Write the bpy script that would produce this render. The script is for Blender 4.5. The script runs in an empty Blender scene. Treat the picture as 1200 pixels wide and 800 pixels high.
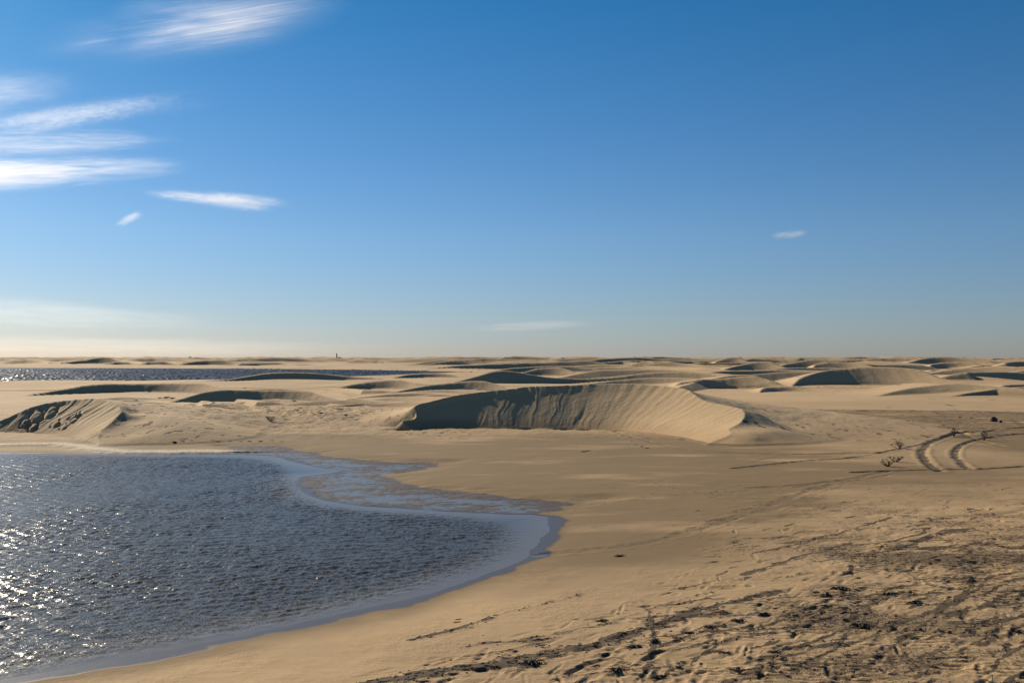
import bpy, bmesh, math, random
import numpy as np
from mathutils import Vector, Matrix, Quaternion

random.seed(7)
RNG = np.random.default_rng(11)
sc = bpy.context.scene
COL = sc.collection
R = math.radians

# ------------------------------------------------------------------ camera
LENS = 35.0
F = 1200 * LENS / 36.0            # focal length in pixels of the 1200 px wide photograph
HOR = 419.0                       # the row of the true horizon
CAMZ = 4.0
PITCH = math.atan((HOR - 400) / F)
cam_d = bpy.data.cameras.new('camera')
cam_d.lens = LENS
cam_d.sensor_width = 36
cam_d.clip_start = 0.1
cam_d.clip_end = 90000
cam = bpy.data.objects.new('camera', cam_d)
cam.location = (0, 0, CAMZ)
cam.rotation_euler = (math.pi / 2 + PITCH, 0, 0)
COL.objects.link(cam)
sc.camera = cam


def at(px, py, z=0.0):
    """where the sight line through a photo pixel meets the level z: (x, y)"""
    u = (px - 600) / F
    v = -(py - 400) / F
    cp, sp = math.cos(PITCH), math.sin(PITCH)
    dy = cp - v * sp
    dz = sp + v * cp
    t = (z - CAMZ) / dz
    return (u * t, dy * t)


def height_at(py, D):
    return CAMZ - (py - HOR) * D / F


# ------------------------------------------------------------------ light
SUN_EL = R(24.0)
SUN_AZ = R(42.0)                  # to the left of the view direction (+y)
sdir = Vector((-math.sin(SUN_AZ) * math.cos(SUN_EL), math.cos(SUN_AZ) * math.cos(SUN_EL), math.sin(SUN_EL)))
sl = bpy.data.lights.new('sun', 'SUN')
sl.energy = 5.0
sl.angle = R(0.53)
sl.color = (1.0, 0.88, 0.70)
so = bpy.data.objects.new('sun', sl)
so.rotation_mode = 'QUATERNION'
so.rotation_quaternion = sdir.to_track_quat('Z', 'Y')
so.location = (-200, 200, 200)
COL.objects.link(so)

w = bpy.data.worlds.new('World')
sc.world = w
w.use_nodes = True
nt = w.node_tree
nt.nodes.clear()
wo = nt.nodes.new('ShaderNodeOutputWorld')
bg = nt.nodes.new('ShaderNodeBackground')
sky = nt.nodes.new('ShaderNodeTexSky')
sky.sky_type = 'NISHITA'
sky.sun_disc = False
sky.sun_elevation = SUN_EL
sky.sun_rotation = -SUN_AZ
sky.altitude = 0
sky.air_density = 1.0
sky.dust_density = 0.2
sky.ozone_density = 2.0
# the clear dry air of the place: a little bluer upwards, less yellow at the horizon
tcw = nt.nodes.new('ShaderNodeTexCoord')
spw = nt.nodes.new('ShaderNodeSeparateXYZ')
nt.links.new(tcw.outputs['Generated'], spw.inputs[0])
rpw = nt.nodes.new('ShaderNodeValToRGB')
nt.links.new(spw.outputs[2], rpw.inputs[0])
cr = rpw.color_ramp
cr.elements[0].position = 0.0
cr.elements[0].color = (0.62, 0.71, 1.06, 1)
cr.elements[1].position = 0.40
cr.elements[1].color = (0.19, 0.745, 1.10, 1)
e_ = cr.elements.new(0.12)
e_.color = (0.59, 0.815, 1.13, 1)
e_ = cr.elements.new(0.70)  # added stop above the view, greyer to take the teal out of shadows
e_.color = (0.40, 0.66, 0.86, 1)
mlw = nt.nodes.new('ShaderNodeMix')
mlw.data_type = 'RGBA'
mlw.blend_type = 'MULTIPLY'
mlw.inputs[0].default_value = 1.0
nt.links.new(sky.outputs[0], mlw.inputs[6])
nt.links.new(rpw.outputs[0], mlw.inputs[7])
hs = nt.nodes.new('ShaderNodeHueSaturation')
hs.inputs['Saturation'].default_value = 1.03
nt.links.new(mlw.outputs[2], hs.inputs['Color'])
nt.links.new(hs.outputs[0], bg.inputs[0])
nt.links.new(bg.outputs[0], wo.inputs[0])
bg.inputs[1].default_value = 0.05

sc.view_settings.view_transform = 'Standard'
sc.view_settings.look = 'None'
sc.view_settings.exposure = 0.55
sc.view_settings.gamma = 1
sc.render.engine = 'CYCLES'
sc.cycles.use_denoising = True
sc.cycles.max_bounces = 6
sc.cycles.volume_bounces = 1
sc.cycles.volume_max_steps = 96
sc.cycles.volume_step_rate = 0.4

# ------------------------------------------------------------------ noise
_perm = RNG.permutation(1024).astype(np.int32)
_perm = np.concatenate([_perm, _perm])
_ang = RNG.random(1024) * 2 * np.pi
_gx, _gy = np.cos(_ang), np.sin(_ang)


def pn(x, y):
    """gradient noise, about -0.7..0.7"""
    xi = np.floor(x).astype(np.int32)
    yi = np.floor(y).astype(np.int32)
    xf = x - xi
    yf = y - yi
    u = xf * xf * xf * (xf * (xf * 6 - 15) + 10)
    v = yf * yf * yf * (yf * (yf * 6 - 15) + 10)
    xi &= 1023
    yi &= 1023

    def g(i, j, dx, dy):
        h = _perm[_perm[(xi + i) & 1023] + ((yi + j) & 1023)]
        return _gx[h] * dx + _gy[h] * dy
    a = g(0, 0, xf, yf)
    b = g(1, 0, xf - 1, yf)
    c = g(0, 1, xf, yf - 1)
    d = g(1, 1, xf - 1, yf - 1)
    return (a + u * (b - a)) * (1 - v) + (c + u * (d - c)) * v


def fbm(x, y, o=4, gain=0.5):
    s = 0
    a = 1.0
    for k in range(o):
        s = s + a * pn(x + 17.3 * k, y - 9.1 * k)
        x = x * 2.03
        y = y * 2.03
        a *= gain
    return s


def sst(a, b, x):
    t = np.clip((x - a) / (b - a), 0, 1)
    return t * t * (3 - 2 * t)


def poly_sd(P, x, y):
    """signed distance to a closed polygon, positive outside"""
    P = np.asarray(P, float)
    Q = np.roll(P, -1, axis=0)
    best = np.full(x.shape, 1e18)
    inside = np.zeros(x.shape, bool)
    for (ax, ay), (bx, by) in zip(P, Q):
        ex, ey = bx - ax, by - ay
        t = np.clip(((x - ax) * ex + (y - ay) * ey) / (ex * ex + ey * ey + 1e-12), 0, 1)
        d = (x - ax - t * ex) ** 2 + (y - ay - t * ey) ** 2
        np.minimum(best, d, out=best)
        cr = ((ay > y) != (by > y))
        if abs(by - ay) > 1e-12:
            inside ^= cr & (x < (bx - ax) * (y - ay) / (by - ay) + ax)
    d = np.sqrt(best)
    return np.where(inside, -d, d)


def line_dist(P, x, y):
    """distance to an open polyline, its arc length there, and the side (positive: on the +y side of a line that runs to +x)"""
    P = np.asarray(P, float)
    best = np.full(x.shape, 1e18)
    arc = np.zeros(x.shape)
    side = np.zeros(x.shape)
    acc = 0.0
    for (ax, ay), (bx, by) in zip(P[:-1], P[1:]):
        ex, ey = bx - ax, by - ay
        L = math.hypot(ex, ey) + 1e-9
        t = np.clip(((x - ax) * ex + (y - ay) * ey) / (L * L), 0, 1)
        d = (x - ax - t * ex) ** 2 + (y - ay - t * ey) ** 2
        m = d < best
        best[m] = d[m]
        arc[m] = (acc + t * L)[m]
        side[m] = (ex * (y - ay) - ey * (x - ax))[m]
        acc += L
    return np.sqrt(best), arc, np.where(side >= 0, 1.0, -1.0)


def smooth_line(P, n=8):
    """Catmull-Rom through the points"""
    P = np.asarray(P, float)
    Q = np.vstack([2 * P[0] - P[1], P, 2 * P[-1] - P[-2]])
    out = []
    for i in range(1, len(Q) - 2):
        p0, p1, p2, p3 = Q[i - 1], Q[i], Q[i + 1], Q[i + 2]
        for k in range(n):
            t = k / n
            out.append(0.5 * (2 * p1 + (p2 - p0) * t + (2 * p0 - 5 * p1 + 4 * p2 - p3) * t * t + (3 * p1 - p0 - 3 * p2 + p3) * t ** 3))
    out.append(P[-1])
    return np.array(out)


# ------------------------------------------------------------------ the ground's grid: rings round the viewpoint
fine = np.linspace(-30.5, 30.5, 1080)
cols = np.concatenate([np.linspace(-180, -60, 13)[:-1], np.linspace(-60, -30.5, 60)[:-1], fine,
                       np.linspace(30.5, 60, 60)[1:], np.linspace(60, 180, 13)[1:]])
PHI = np.radians(cols)
rr = [0.02, 1.5, 3, 4.5, 6, 7.5, 9, 10, 10.6]
d = 11.0
while d < 12000:
    rr.append(d)
    if d < 20: d += 0.034
    elif d < 62: d += 0.056
    elif d < 130: d += 0.056 + (d - 62) * 0.0065
    elif d < 520: d *= 1.0029
    elif d < 3000: d *= 1.005
    else: d *= 1.05
RAD = np.array(rr)
NP_, ND = len(PHI), len(RAD)
PP, DD = np.meshgrid(PHI, RAD)           # [ring, column]
GX = (DD * np.sin(PP)).ravel()
GY = (DD * np.cos(PP)).ravel()
GD = DD.ravel()
NV = GX.size


def G(P, z=0.0):
    return [at(px, py, z) for px, py in P]


# shorelines, read off the photograph and laid on the water's level
W_OUT_PX = [(317, 534), (338, 540), (372, 547), (404, 551), (388, 554.5), (352, 558), (347, 568), (358, 578), (380, 586), (430, 593), (490, 597),
            (545, 600), (595, 603), (622, 603), (642, 606), (640, 620), (634, 634), (622, 650), (580, 670), (505, 695), (392, 721), (280, 746), (112, 777), (0, 796)]
W_LEFT = [(-12, 9.5), (-40, 9), (-90, 20), (-95, 40), (-40, 41.5)]
W_NORTH_PX = [(0, 531), (60, 531.5), (120, 532), (200, 533), (280, 532)]
W_OUT = G(W_OUT_PX) + W_LEFT + G(W_NORTH_PX)
W_IN_PX = [(300, 538), (320, 544), (332, 556), (335, 570), (343, 582), (366, 592), (430, 600), (490, 604), (540, 608), (578, 615), (590, 628), (578, 648),
           (542, 664), (480, 683), (430, 698), (280, 731), (112, 762), (0, 787)]
W_IN = G(W_IN_PX) + [(-12, 10.5), (-40, 10), (-88, 21), (-93, 39), (-40, 40.5)] + G([(0, 533), (120, 534), (220, 535.5)])
MUD_PX = [(262, 524), (330, 523), (420, 538), (470, 541), (528, 543), (505, 551), (462, 556), (480, 566), (530, 576), (600, 582), (668, 587), (712, 586), (660, 594),
          (648, 604), (600, 612), (540, 604), (430, 597), (366, 590), (340, 577), (338, 560), (345, 550), (310, 538), (262, 533)]
MUD = G(MUD_PX)

FAR_IN = [at(560, 436.5), at(500, 434.8), at(400, 433.2), at(300, 432.5), at(150, 431.5), at(0, 430.8), at(-200, 430.8), at(-900, 432), at(-1200, 442),
          at(-600, 452), at(-100, 449), at(60, 448.5), at(200, 448), at(300, 445), at(450, 440), at(540, 438)]

near = GD < 80
idx = np.nonzero(near)[0]
x, y = GX[idx], GY[idx]
t_out = np.full(NV, 60.0)
jit = 0.16 * fbm(x * 0.5, y * 0.5, 3) + 0.05 * fbm(x * 2.1, y * 2.1, 2)
t_out[idx] = poly_sd(W_OUT, x, y) + jit * sst(8, 20, GD[idx])
mud = np.full(NV, 60.0)
mud[idx] = poly_sd(MUD, x, y) + 0.5 * fbm(x * 0.35, y * 0.8, 3)

base = 0.20 * (1 - np.exp(-np.maximum(t_out, 0) / 6.0)) + 0.010 * np.clip(t_out, 0, 1.2)
base = np.where(t_out < 0, -0.035 * np.minimum(-t_out, 12), base)
# gentle undulation of the open sand, growing with distance
und = np.zeros(NV)
und += 0.24 * fbm(GX / 26.0, GY / 34.0, 3) * sst(42, 75, GD)
und += 0.8 * fbm(GX / 90.0 + 5, GY / 120.0, 3) * sst(140, 420, GD)
und += 0.55 * fbm(GX / 20.0 + 2, GY / 42.0, 3, 0.4) * sst(95, 150, GD) * (1 - 0.5 * sst(400, 600, GD))
base += und + 0.25 * sst(60, 140, GD) + 0.5 * sst(350, 700, GD)
# the ground under the photographer rises
base += 1.9 * sst(10.0, 1.0, GD) * (t_out > 0) * sst(0, 3, t_out)
# rougher, slightly raised sand right of the near left dune
bx, by = at(290, 492, 0.3)
rough_hill = 0.55 * np.exp(-(((GX - bx) / 9.0) ** 2 + ((GY - by - 4) / 9.0) ** 2))
base += rough_hill
# the long low swell on the right behind the tracks
bx, by = at(1130, 478, 0.3)
base += 0.25 * np.exp(-(((GX - bx) / 22.0) ** 2 + ((GY - by - 8) / 14.0) ** 2))

# mudflat: the surface wavers about the level of the water
mi = np.nonzero(mud < 2.5)[0]
x, y = GX[mi], GY[mi]
wav = 0.016 * pn(x * 0.7 + 0.5 * pn(x * 1.1, y * 1.3), y * 1.2) + 0.016 * pn(x * 2.6 + 9 + 0.5 * pn(x * 2, y * 2), y * 4.6) + 0.010 * pn(x * 6.5, y * 9.5) + 0.004 * pn(x * 13, y * 16)
flat = 0.000 + wav + 0.012 * sst(-1.5, 0.3, mud[mi])
k = sst(0.9, -0.5, mud[mi]) * (t_out[mi] > 0) * sst(0.0, 0.25, t_out[mi])
base[mi] = base[mi] * (1 - k) + flat * k

# the small bright scarp on the far shore
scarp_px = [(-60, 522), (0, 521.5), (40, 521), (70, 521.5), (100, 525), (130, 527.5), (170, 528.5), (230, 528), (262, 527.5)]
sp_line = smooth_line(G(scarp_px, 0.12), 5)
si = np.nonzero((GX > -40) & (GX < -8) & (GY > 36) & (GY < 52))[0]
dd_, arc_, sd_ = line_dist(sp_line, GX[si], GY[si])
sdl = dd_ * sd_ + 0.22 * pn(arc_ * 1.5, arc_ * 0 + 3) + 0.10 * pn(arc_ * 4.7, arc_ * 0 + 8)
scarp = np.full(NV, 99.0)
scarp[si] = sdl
base[si] += 0.07 * sst(-0.5, 0.15, sdl) * np.exp(-np.maximum(sdl, 0) / 2.2) * sst(-9.0, -10.5, GX[si])

# far lagoon
fi = np.nonzero((GD > 120) & (GD < 700))[0]
far_sd = np.full(NV, 99.0)
far_sd[fi] = poly_sd(FAR_IN, GX[fi], GY[fi]) + 5 * pn(GX[fi] / 25, GY[fi] / 25)
base[fi] = np.where(far_sd[fi] < 0, -0.6, base[fi] * sst(0, 18, far_sd[fi]) + 0.12)

Z = base.copy()
OWNER = np.full(NV, -1, np.int32)
SLIP = np.zeros(NV)                   # 1 on the avalanche faces
BESTH = np.zeros(NV)
DUNE_LABEL = []


def put_dune(ids, h, slip, label, own=0.07):
    """lay a dune of height h over the base at the grid points ids"""
    k = -1
    if label:
        k = len(DUNE_LABEL)
        DUNE_LABEL.append(label)
    newz = base[ids] + np.maximum(h, 0)
    up = (newz > Z[ids]) & (h > 0)
    sel = ids[up]
    Z[sel] = newz[up]
    SLIP[sel] = slip[up]
    if label:
        o = up & (h > own)
        OWNER[ids[o]] = k


def face_profile(dist, a=0.60, lower=0.9):
    return a * dist


def soft_min(a, b, k):
    h = np.clip(0.5 + 0.5 * (b - a) / k, 0, 1)
    return b * (1 - h) + a * h - k * h * (1 - h)


# --- near crescent dunes: a mound cut by an avalanche face that starts from a foot line
def tps(pts, x, y):
    P = np.array([(a, b) for a, b, c in pts])
    v = np.array([c for a, b, c in pts])
    s = 20.0
    P = P / s
    n = len(P)
    r2 = ((P[:, None] - P[None]) ** 2).sum(-1)
    K = np.where(r2 > 0, 0.5 * r2 * np.log(r2 + 1e-20), 0) + np.eye(n) * 2e-4
    A = np.zeros((n + 3, n + 3))
    A[:n, :n] = K
    A[:n, n] = 1
    A[:n, n + 1:] = P
    A[n, :n] = 1
    A[n + 1:, :n] = P.T
    sol = np.linalg.solve(A, np.concatenate([v, np.zeros(3)]))
    out = np.full(x.shape, sol[n]) + sol[n + 1] * x / s + sol[n + 2] * y / s
    for i in range(n):
        q = (x / s - P[i, 0]) ** 2 + (y / s - P[i, 1]) ** 2
        out += sol[i] * 0.5 * q * np.log(q + 1e-20)
    return out


def hero_dune(foot_px, brink_px, extra_px, zb, alpha, label, stri=0.05, tail=20.0, top=0.0, arm=9999, brow_x=(-5, 11)):
    foot = smooth_line(G(foot_px, zb), 6)
    al = smooth_line([(a_, 0) for a_ in alpha], 6)[:, 0]
    al_arc = np.concatenate([[0], np.cumsum(np.hypot(*np.diff(foot, axis=0).T))])

    def tan_at(arc_):
        return np.tan(np.radians(np.interp(arc_, al_arc, al)))
    pts = []

    def sdist(px_, py_):
        d_, a_, s_ = line_dist(foot, np.array([px_]), np.array([py_]))
        return float(d_[0] * s_[0] * tan_at(a_)[0])
    for px, py in brink_px:
        lo, hi = 20.0, 140.0
        D = lo
        for D in np.arange(30, 120, 0.05):
            z = height_at(py, D)
            if zb + sdist((px - 600) / F * D, D) > z:
                break
        X = (px - 600) / F * D
        h = max(height_at(py, D) - zb, 0)
        pts.append((X, D, h))
        if px > arm:
            pts.append((X - 1.3, D - 0.9, h + 0.10))
        elif h > 0.5:
            pts.append((X, D + tail * 0.5, h * 0.55))
            pts.append((X, D + tail, h * 0.12))
            if top:
                pts.append((X, D - 2.2, h + top))
    for px, py, D in extra_px:
        if isinstance(py, str):
            h = float(py)
        elif py is None:
            h = -0.25
        else:
            h = height_at(py, D) - zb
        pts.append(((px - 600) / F * D, D, h))
    xs = [p[0] for p in pts]
    ys = [p[1] for p in pts]
    ids = np.nonzero((GX > min(xs) - 3) & (GX < max(xs) + 3) & (GY > min(ys) - 4) & (GY < max(ys) + 3))[0]
    x, y = GX[ids], GY[ids]
    m = tps(pts, x, y)
    edge = np.minimum(np.minimum(x - min(xs) + 3, max(xs) + 3 - x), np.minimum(y - min(ys) + 4, max(ys) + 3 - y))
    m = m * sst(0, 4, edge) - 0.1 * (1 - sst(0, 4, edge))
    d_, arc, sd = line_dist(foot, x, y)
    s = d_ * sd
    # avalanche chutes: they run down the fall line, so they depend on the place along the foot
    aw = arc + 0.5 * pn(arc * 0.4, s * 0.5) + 0.12 * pn(arc * 1.7, s * 1.3)
    n1 = (0.55 * pn(aw * 1.6 + 3, s * 0.16) + 0.55 * pn(aw * 3.9, s * 0.25 + 4) + 0.45 * pn(aw * 7.0, s * 0.5)) * np.clip(0.7 + 1.3 * pn(arc * 0.35 + 9, s * 0.25), 0.15, 1.5)
    s2 = s + stri * 1.6 * n1 * sst(0.0, 0.6, s) * (1 - 0.55 * sst(2, 6, x)) + 0.12 * pn(arc * 0.5, arc * 0 + 2)
    ta = tan_at(arc)
    brow = 0.80 * np.maximum(m, 0.3) / ta * (1 + 0.22 * pn(arc * 0.55, arc * 0 + 6) + 0.16 * pn(arc * 2.2, arc * 0 + 16))
    slip = ta * s2 + 0.16 * np.maximum(s2 - brow, 0) * sst(0.42, 0.52, ta) * sst(brow_x[1], brow_x[0], x) - 0.02
    low = 0.05 * pn(x * 0.35, y * 0.35) + 0.02 * pn(x * 1.3, y * 1.1)
    m = m + low * sst(0, 0.6, m)
    h = np.minimum(m, slip)
    put_dune(ids, h, (slip < m - 0.01).astype(float) * (h > 0.03), label)


hero_dune(
    foot_px=[(474, 545), (477, 522), (481, 509), (491, 503), (514, 502), (560, 502.3), (640, 503), (700, 504.2), (742, 506.8), (775, 511), (802, 516), (828, 524), (840, 540), (846, 560)],
    brink_px=[(484, 478), (505, 471), (530, 465), (560, 460), (600, 455.5), (650, 452), (700, 450.5), (745, 449.5), (775, 452), (812, 462), (850, 475), (872, 485), (852, 502), (830, 518)],
    extra_px=[(400, None, 57), (430, None, 72), (420, None, 52), (445, None, 47), (425, '0.0', 55.5), (435, '0.10', 55.6), (446, '0.28', 55.8), (458, '0.50', 56), (470, '0.72', 56), (482, '0.92', 56), (440, '-0.05', 52.6), (455, '0.10', 52.8), (470, '0.10', 53.2), (484, '0.32', 54.2), (478, '0.0', 52.3), (462, '-0.1', 50.6), (476, '0.0', 49.5), (478, '-0.1', 47),
              (1100, 503, 52), (1130, None, 60), (900, None, 40.3), (1010, None, 42.5),
              (900, 497, 49), (950, 503, 49), (900, 518, 43.6), (1000, 507, 49), (950, 514, 45), (835, 466, 58), (860, 470, 58), (900, 474, 57), (955, 483, 57), (1005, 489, 57), (1070, 496, 57), (1100, 503, 50), (892, '1.0', 48.6), (888, '0.72', 46.6), (866, '0.5', 45.1), (908, '0.45', 45), (885, '0.28', 43.9), (862, '0.2', 43.6),
              (850, None, 40.2), (960, 500, 60), (900, 490, 66), (1080, None, 75), (1000, None, 84),
              (540, None, 92), (700, None, 94), (850, None, 92), (430, None, 85)],
    zb=0.19, alpha=[30.5, 30.5, 30.5, 30.5, 30.8, 30.8, 30.8, 29.8, 27, 22, 17, 14, 13, 13], label='largest pale sand dune in the middle, its steep dark striped face turning bright on the right', stri=0.05, tail=20, top=0.15, arm=790)

hero_dune(
    foot_px=[(-120, 504), (-60, 506), (0, 507), (35, 508), (62, 510), (82, 513), (96, 517), (110, 521.5), (124, 527), (136, 534)],
    brink_px=[(-40, 503), (-15, 499), (5, 492), (30, 481), (55, 474), (85, 470.5), (112, 469), (130, 472), (143, 480)],
    extra_px=[(-80, None, 50), (-80, None, 60), (152, '0.98', 49.6), (151, '0.78', 48.3), (151, '0.52', 47.2), (151, '0.27', 46), (162, '0.98', 49.5), (162, '0.62', 47.4), (178, '0.95', 50), (200, '0.85', 49), (200, '0.42', 46.3), (176, '0.38', 46), (235, '0.65', 50), (160, '0.26', 45.4), (265, '0.35', 51), (180, '1.15', 54), (220, '0.9', 56), (150, None, 43), (180, None, 42.5), (130, '0.0', 43.6), (120, None, 42.0), (90, None, 42.0), (0, None, 74), (120, 488, 70), (250, None, 66), (-100, None, 44), (200, None, 41), (280, None, 44)],
    zb=0.17, alpha=[29.5, 29.5, 29.5, 29, 28, 27, 25.5, 24, 23, 22], label='steep sand dune at the left edge above the lagoon, slumped blocks on its dark face', stri=0.09, tail=11, top=0.1, arm=133, brow_x=(-23.5, -21))


# --- the dunes behind: brink line with heights, foot curve, long gentle back
def dune(crest, D0, zb, curve=0.5, skew=0.15, label=None, alpha=R(27.0), L=None, stri=0.03, far=False, wob=0.0):
    crest = sorted(crest)
    pxs = np.array([c[0] for c in crest], float)
    pys = np.array([c[1] for c in crest], float)
    X = (pxs - 600) / F * D0
    x0, x1 = X[0], X[-1]
    W = (x1 - x0) / 2
    xm = (x0 + x1) / 2
    ta = math.tan(alpha)

    def foot(xx):
        t = (xx - xm) / W
        return D0 + W * curve * (0.35 - np.clip(t - skew, -1.7, 1.7) ** 2) + wob * pn(xx / 9.0, xx * 0 + D0)

    def slope(xx):
        return (foot(xx + 0.05) - foot(xx - 0.05)) / 0.1
    # brink heights, solved where the face meets the sight line
    H = np.zeros(len(X))
    for i in range(len(X)):
        D = D0
        for _ in range(12):
            xi = np.array([(pxs[i] - 600) / F * D])
            z = height_at(pys[i], D)
            h = max(z - zb, 0)
            D = float(foot(xi)[0]) + h / ta * math.sqrt(1 + float(slope(xi)[0]) ** 2)
        H[i] = h
        X[i] = (pxs[i] - 600) / F * D
    hm = H.max()
    ext = 0.25 * W + 1.5
    Xe = np.concatenate([[X[0] - ext], X, [X[-1] + ext]])
    He = np.concatenate([[-0.1], H, [-0.1]])
    order = np.argsort(Xe)
    Xe, He = Xe[order], He[order]
    Xs = np.linspace(Xe[0], Xe[-1], 160)
    Hs = np.interp(Xs, Xe, He)
    kern = np.hanning(13)
    kern /= kern.sum()
    Hs = np.convolve(np.pad(Hs, 6, mode='edge'), kern, 'valid')
    if L is None:
        L = 6.5 * hm + 4
    ymin = D0 - W * curve * 3.2 - 4
    ids = np.nonzero((GX > Xe[0]) & (GX < Xe[-1]) & (GY > ymin) & (GY < D0 + W * curve + hm * 3 + L + 3))[0]
    if not len(ids):
        return
    x, y = GX[ids], GY[ids]
    hc = np.interp(x, Xs, Hs)
    f = foot(x)
    sl_ = slope(x)
    q = np.sqrt(1 + sl_ ** 2)
    s = (y - f) / q
    stri = stri if D0 < 150 else 0.0
    n1 = pn(x * 0.9 / max(1, D0 / 150), s * 0.1 + D0) + 0.5 * pn(x * 2.3, s * 0.15)
    slip = ta * (s + stri * 2.0 * n1 * sst(0, 0.8, s))
    yb = f + np.maximum(hc, 0) / ta * q
    t = np.clip((y - yb) / L, -1, 1)
    mound = hc * np.where(t > 0, (1 - t) ** 2 * (1 + 1.2 * t), 1.0 + 0.03 * np.minimum(0, 0))
    mound = mound + 0.04 * hm * pn(x / (2.5 + W * 0.12), y / (4 + W * 0.15)) * sst(0, 0.5, mound)
    h = np.minimum(mound, slip)
    put_dune(ids, h, (slip < mound).astype(float) * (h > 0.03), label)


dune([(85, 454.5), (95, 452.5), (120, 451), (160, 451), (200, 450.5), (238, 449.5), (250, 453)], 100, 0.35, 0.5, 0.15, 'low sand dune behind the near left dune, dark crescent at its left end')
dune([(238, 458), (258, 455.5), (300, 456.5), (340, 457), (362, 457), (372, 461)], 80, 0.40, 0.45, 0.25, 'low rounded sand dune left of the largest dune with a shallow tan hollow')
dune([(398, 453), (415, 450), (435, 447.5), (455, 446.5), (470, 446.5), (482, 450)], 112, 0.35, 0.6, 0.2, 'small sand dune left behind the largest dune, dark ribbed hollow and bright right shoulder')
dune([(478, 456), (500, 452.5), (525, 450), (550, 447.5), (568, 447), (582, 450)], 104, 0.35, 0.5, 0.3, 'smooth sand dune just behind the left end of the largest dune')
dune([(262, 447), (290, 443), (310, 440.5), (340, 439.6), (370, 439.8), (405, 441.5), (440, 445), (458, 447)], 152, 0.35, 0.35, 0.75, 'long dark dune standing in front of the far lagoon')
dune([(456, 446), (475, 441), (495, 439.2), (515, 439.5), (530, 441), (540, 444)], 164, 0.35, 0.6, 0.3, 'low dune at the right end of the far lagoon, half dark and half bright')
dune([(578, 437), (595, 436), (612, 438), (640, 442.8), (680, 444.4), (715, 443.5), (745, 440.5), (775, 438.5), (800, 438), (830, 441), (850, 446)], 138, 0.35, 0.38, 0.35, 'broad dune right behind the largest dune with a long dark curved face')
dune([(796, 448), (815, 446), (845, 445), (868, 442.5), (886, 441.5), (897, 445)], 116, 0.35, 0.55, 0.25, 'sand dune right behind the bright shoulder of the largest dune')
dune([(895, 454), (910, 453), (925, 452.5), (936, 452), (943, 455)], 106, 0.35, 0.6, 0.2, 'smallest sand dune, right of the largest dune with a bright rounded nose')
dune([(938, 445), (950, 441), (968, 437), (985, 434), (1010, 432), (1040, 432.5), (1068, 433.5), (1086, 435.5), (1096, 442)], 124, 0.35, 0.55, 0.02, 'tall crescent dune on the right, black at its left end and bright tan at its right')
dune([(1086, 437.5), (1092, 436), (1115, 436.3), (1140, 437.6), (1160, 439)], 158, 0.35, 0.3, 0.8, 'low dark ledge of sand touching the right end of the tall right dune')
dune([(1112, 444), (1130, 440.5), (1150, 438.5), (1175, 438), (1205, 437.8), (1250, 441)], 146, 0.35, 0.35, 0.75, 'long black dune at the right edge of the picture')
dune([(1160, 455.5), (1175, 452.5), (1190, 451.5), (1215, 451.3), (1240, 455)], 118, 0.35, 0.4, 0.7, 'low dark dune in front of the long black dune at the right edge')
dune([(866, 438.5), (885, 435), (910, 432.6), (935, 431.6), (970, 433), (1000, 436)], 205, 0.35, 0.3, 0.8, 'low streak of dark dune left behind the tall right dune')
dune([(850, 432.5), (868, 428), (882, 425), (892, 423.8), (906, 424.5), (914, 429)], 270, 0.4, 0.6, 0.15, 'far dune with a bright triangular right half, below the horizon right of centre')
dune([(912, 430), (925, 426), (940, 423.2), (955, 421.6), (968, 422.5), (976, 427)], 300, 0.4, 0.6, 0.35, None)
dune([(838, 424), (848, 420), (856, 418.6), (868, 418.4), (874, 423)], 430, 0.5, 0.6, 0.1, None)
dune([(870, 422.5), (880, 419.5), (895, 420.5), (920, 423)], 460, 0.5, 0.4, 0.7, None)
dune([(955, 428), (968, 425.5), (985, 425), (1005, 426), (1018, 429)], 235, 0.4, 0.5, -0.2, None)
dune([(1062, 426), (1078, 421), (1092, 418), (1105, 417.2), (1122, 418.4), (1142, 421), (1158, 424)], 380, 0.5, 0.55, 0.1, 'far dune breaking the horizon above the tall right dune')
dune([(1016, 424.5), (1032, 420.5), (1050, 419), (1066, 419.6), (1078, 423)], 520, 0.5, 0.5, 0.3, None)
dune([(1090, 427.5), (1105, 424.5), (1125, 424), (1142, 424.5), (1152, 428)], 310, 0.4, 0.6, 0.0, None)
dune([(1164, 429), (1178, 425), (1195, 423.5), (1225, 423.5), (1260, 427)], 300, 0.4, 0.3, 0.8, None)
dune([(1095, 433), (1110, 430.6), (1140, 430.2), (1150, 432.5)], 222, 0.4, 0.3, 0.8, None)
dune([(1148, 434.5), (1160, 431), (1185, 431), (1196, 434)], 212, 0.4, 0.4, 0.6, None)
dune([(1000, 430.5), (1015, 427.5), (1040, 427), (1075, 428), (1090, 430)], 250, 0.4, 0.3, 0.8, None)
dune([(512, 430.5), (545, 427.5), (590, 425.5), (630, 424.6), (665, 423.5), (692, 423), (705, 426)], 330, 0.45, 0.2, 0.75, 'long thin dark dune below the horizon at the middle')
dune([(585, 434), (600, 431.8), (640, 429.5), (665, 430), (690, 431.5)], 235, 0.4, 0.25, 0.75, None)
dune([(616, 437), (628, 432.5), (640, 431), (655, 430.5), (668, 434)], 190, 0.4, 0.6, 0.1, None)
dune([(732, 430), (742, 426.5), (752, 424.5), (764, 423.8), (770, 427)], 300, 0.4, 0.7, -0.1, 'small bright far dune standing alone just right of centre')
dune([(738, 438), (752, 436), (780, 435.4), (800, 437.5)], 186, 0.4, 0.3, 0.8, None)
dune([(484, 422), (494, 419.4), (506, 419.2), (522, 421.5), (560, 421)], 700, 0.6, 0.3, 0.7, None)
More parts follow.
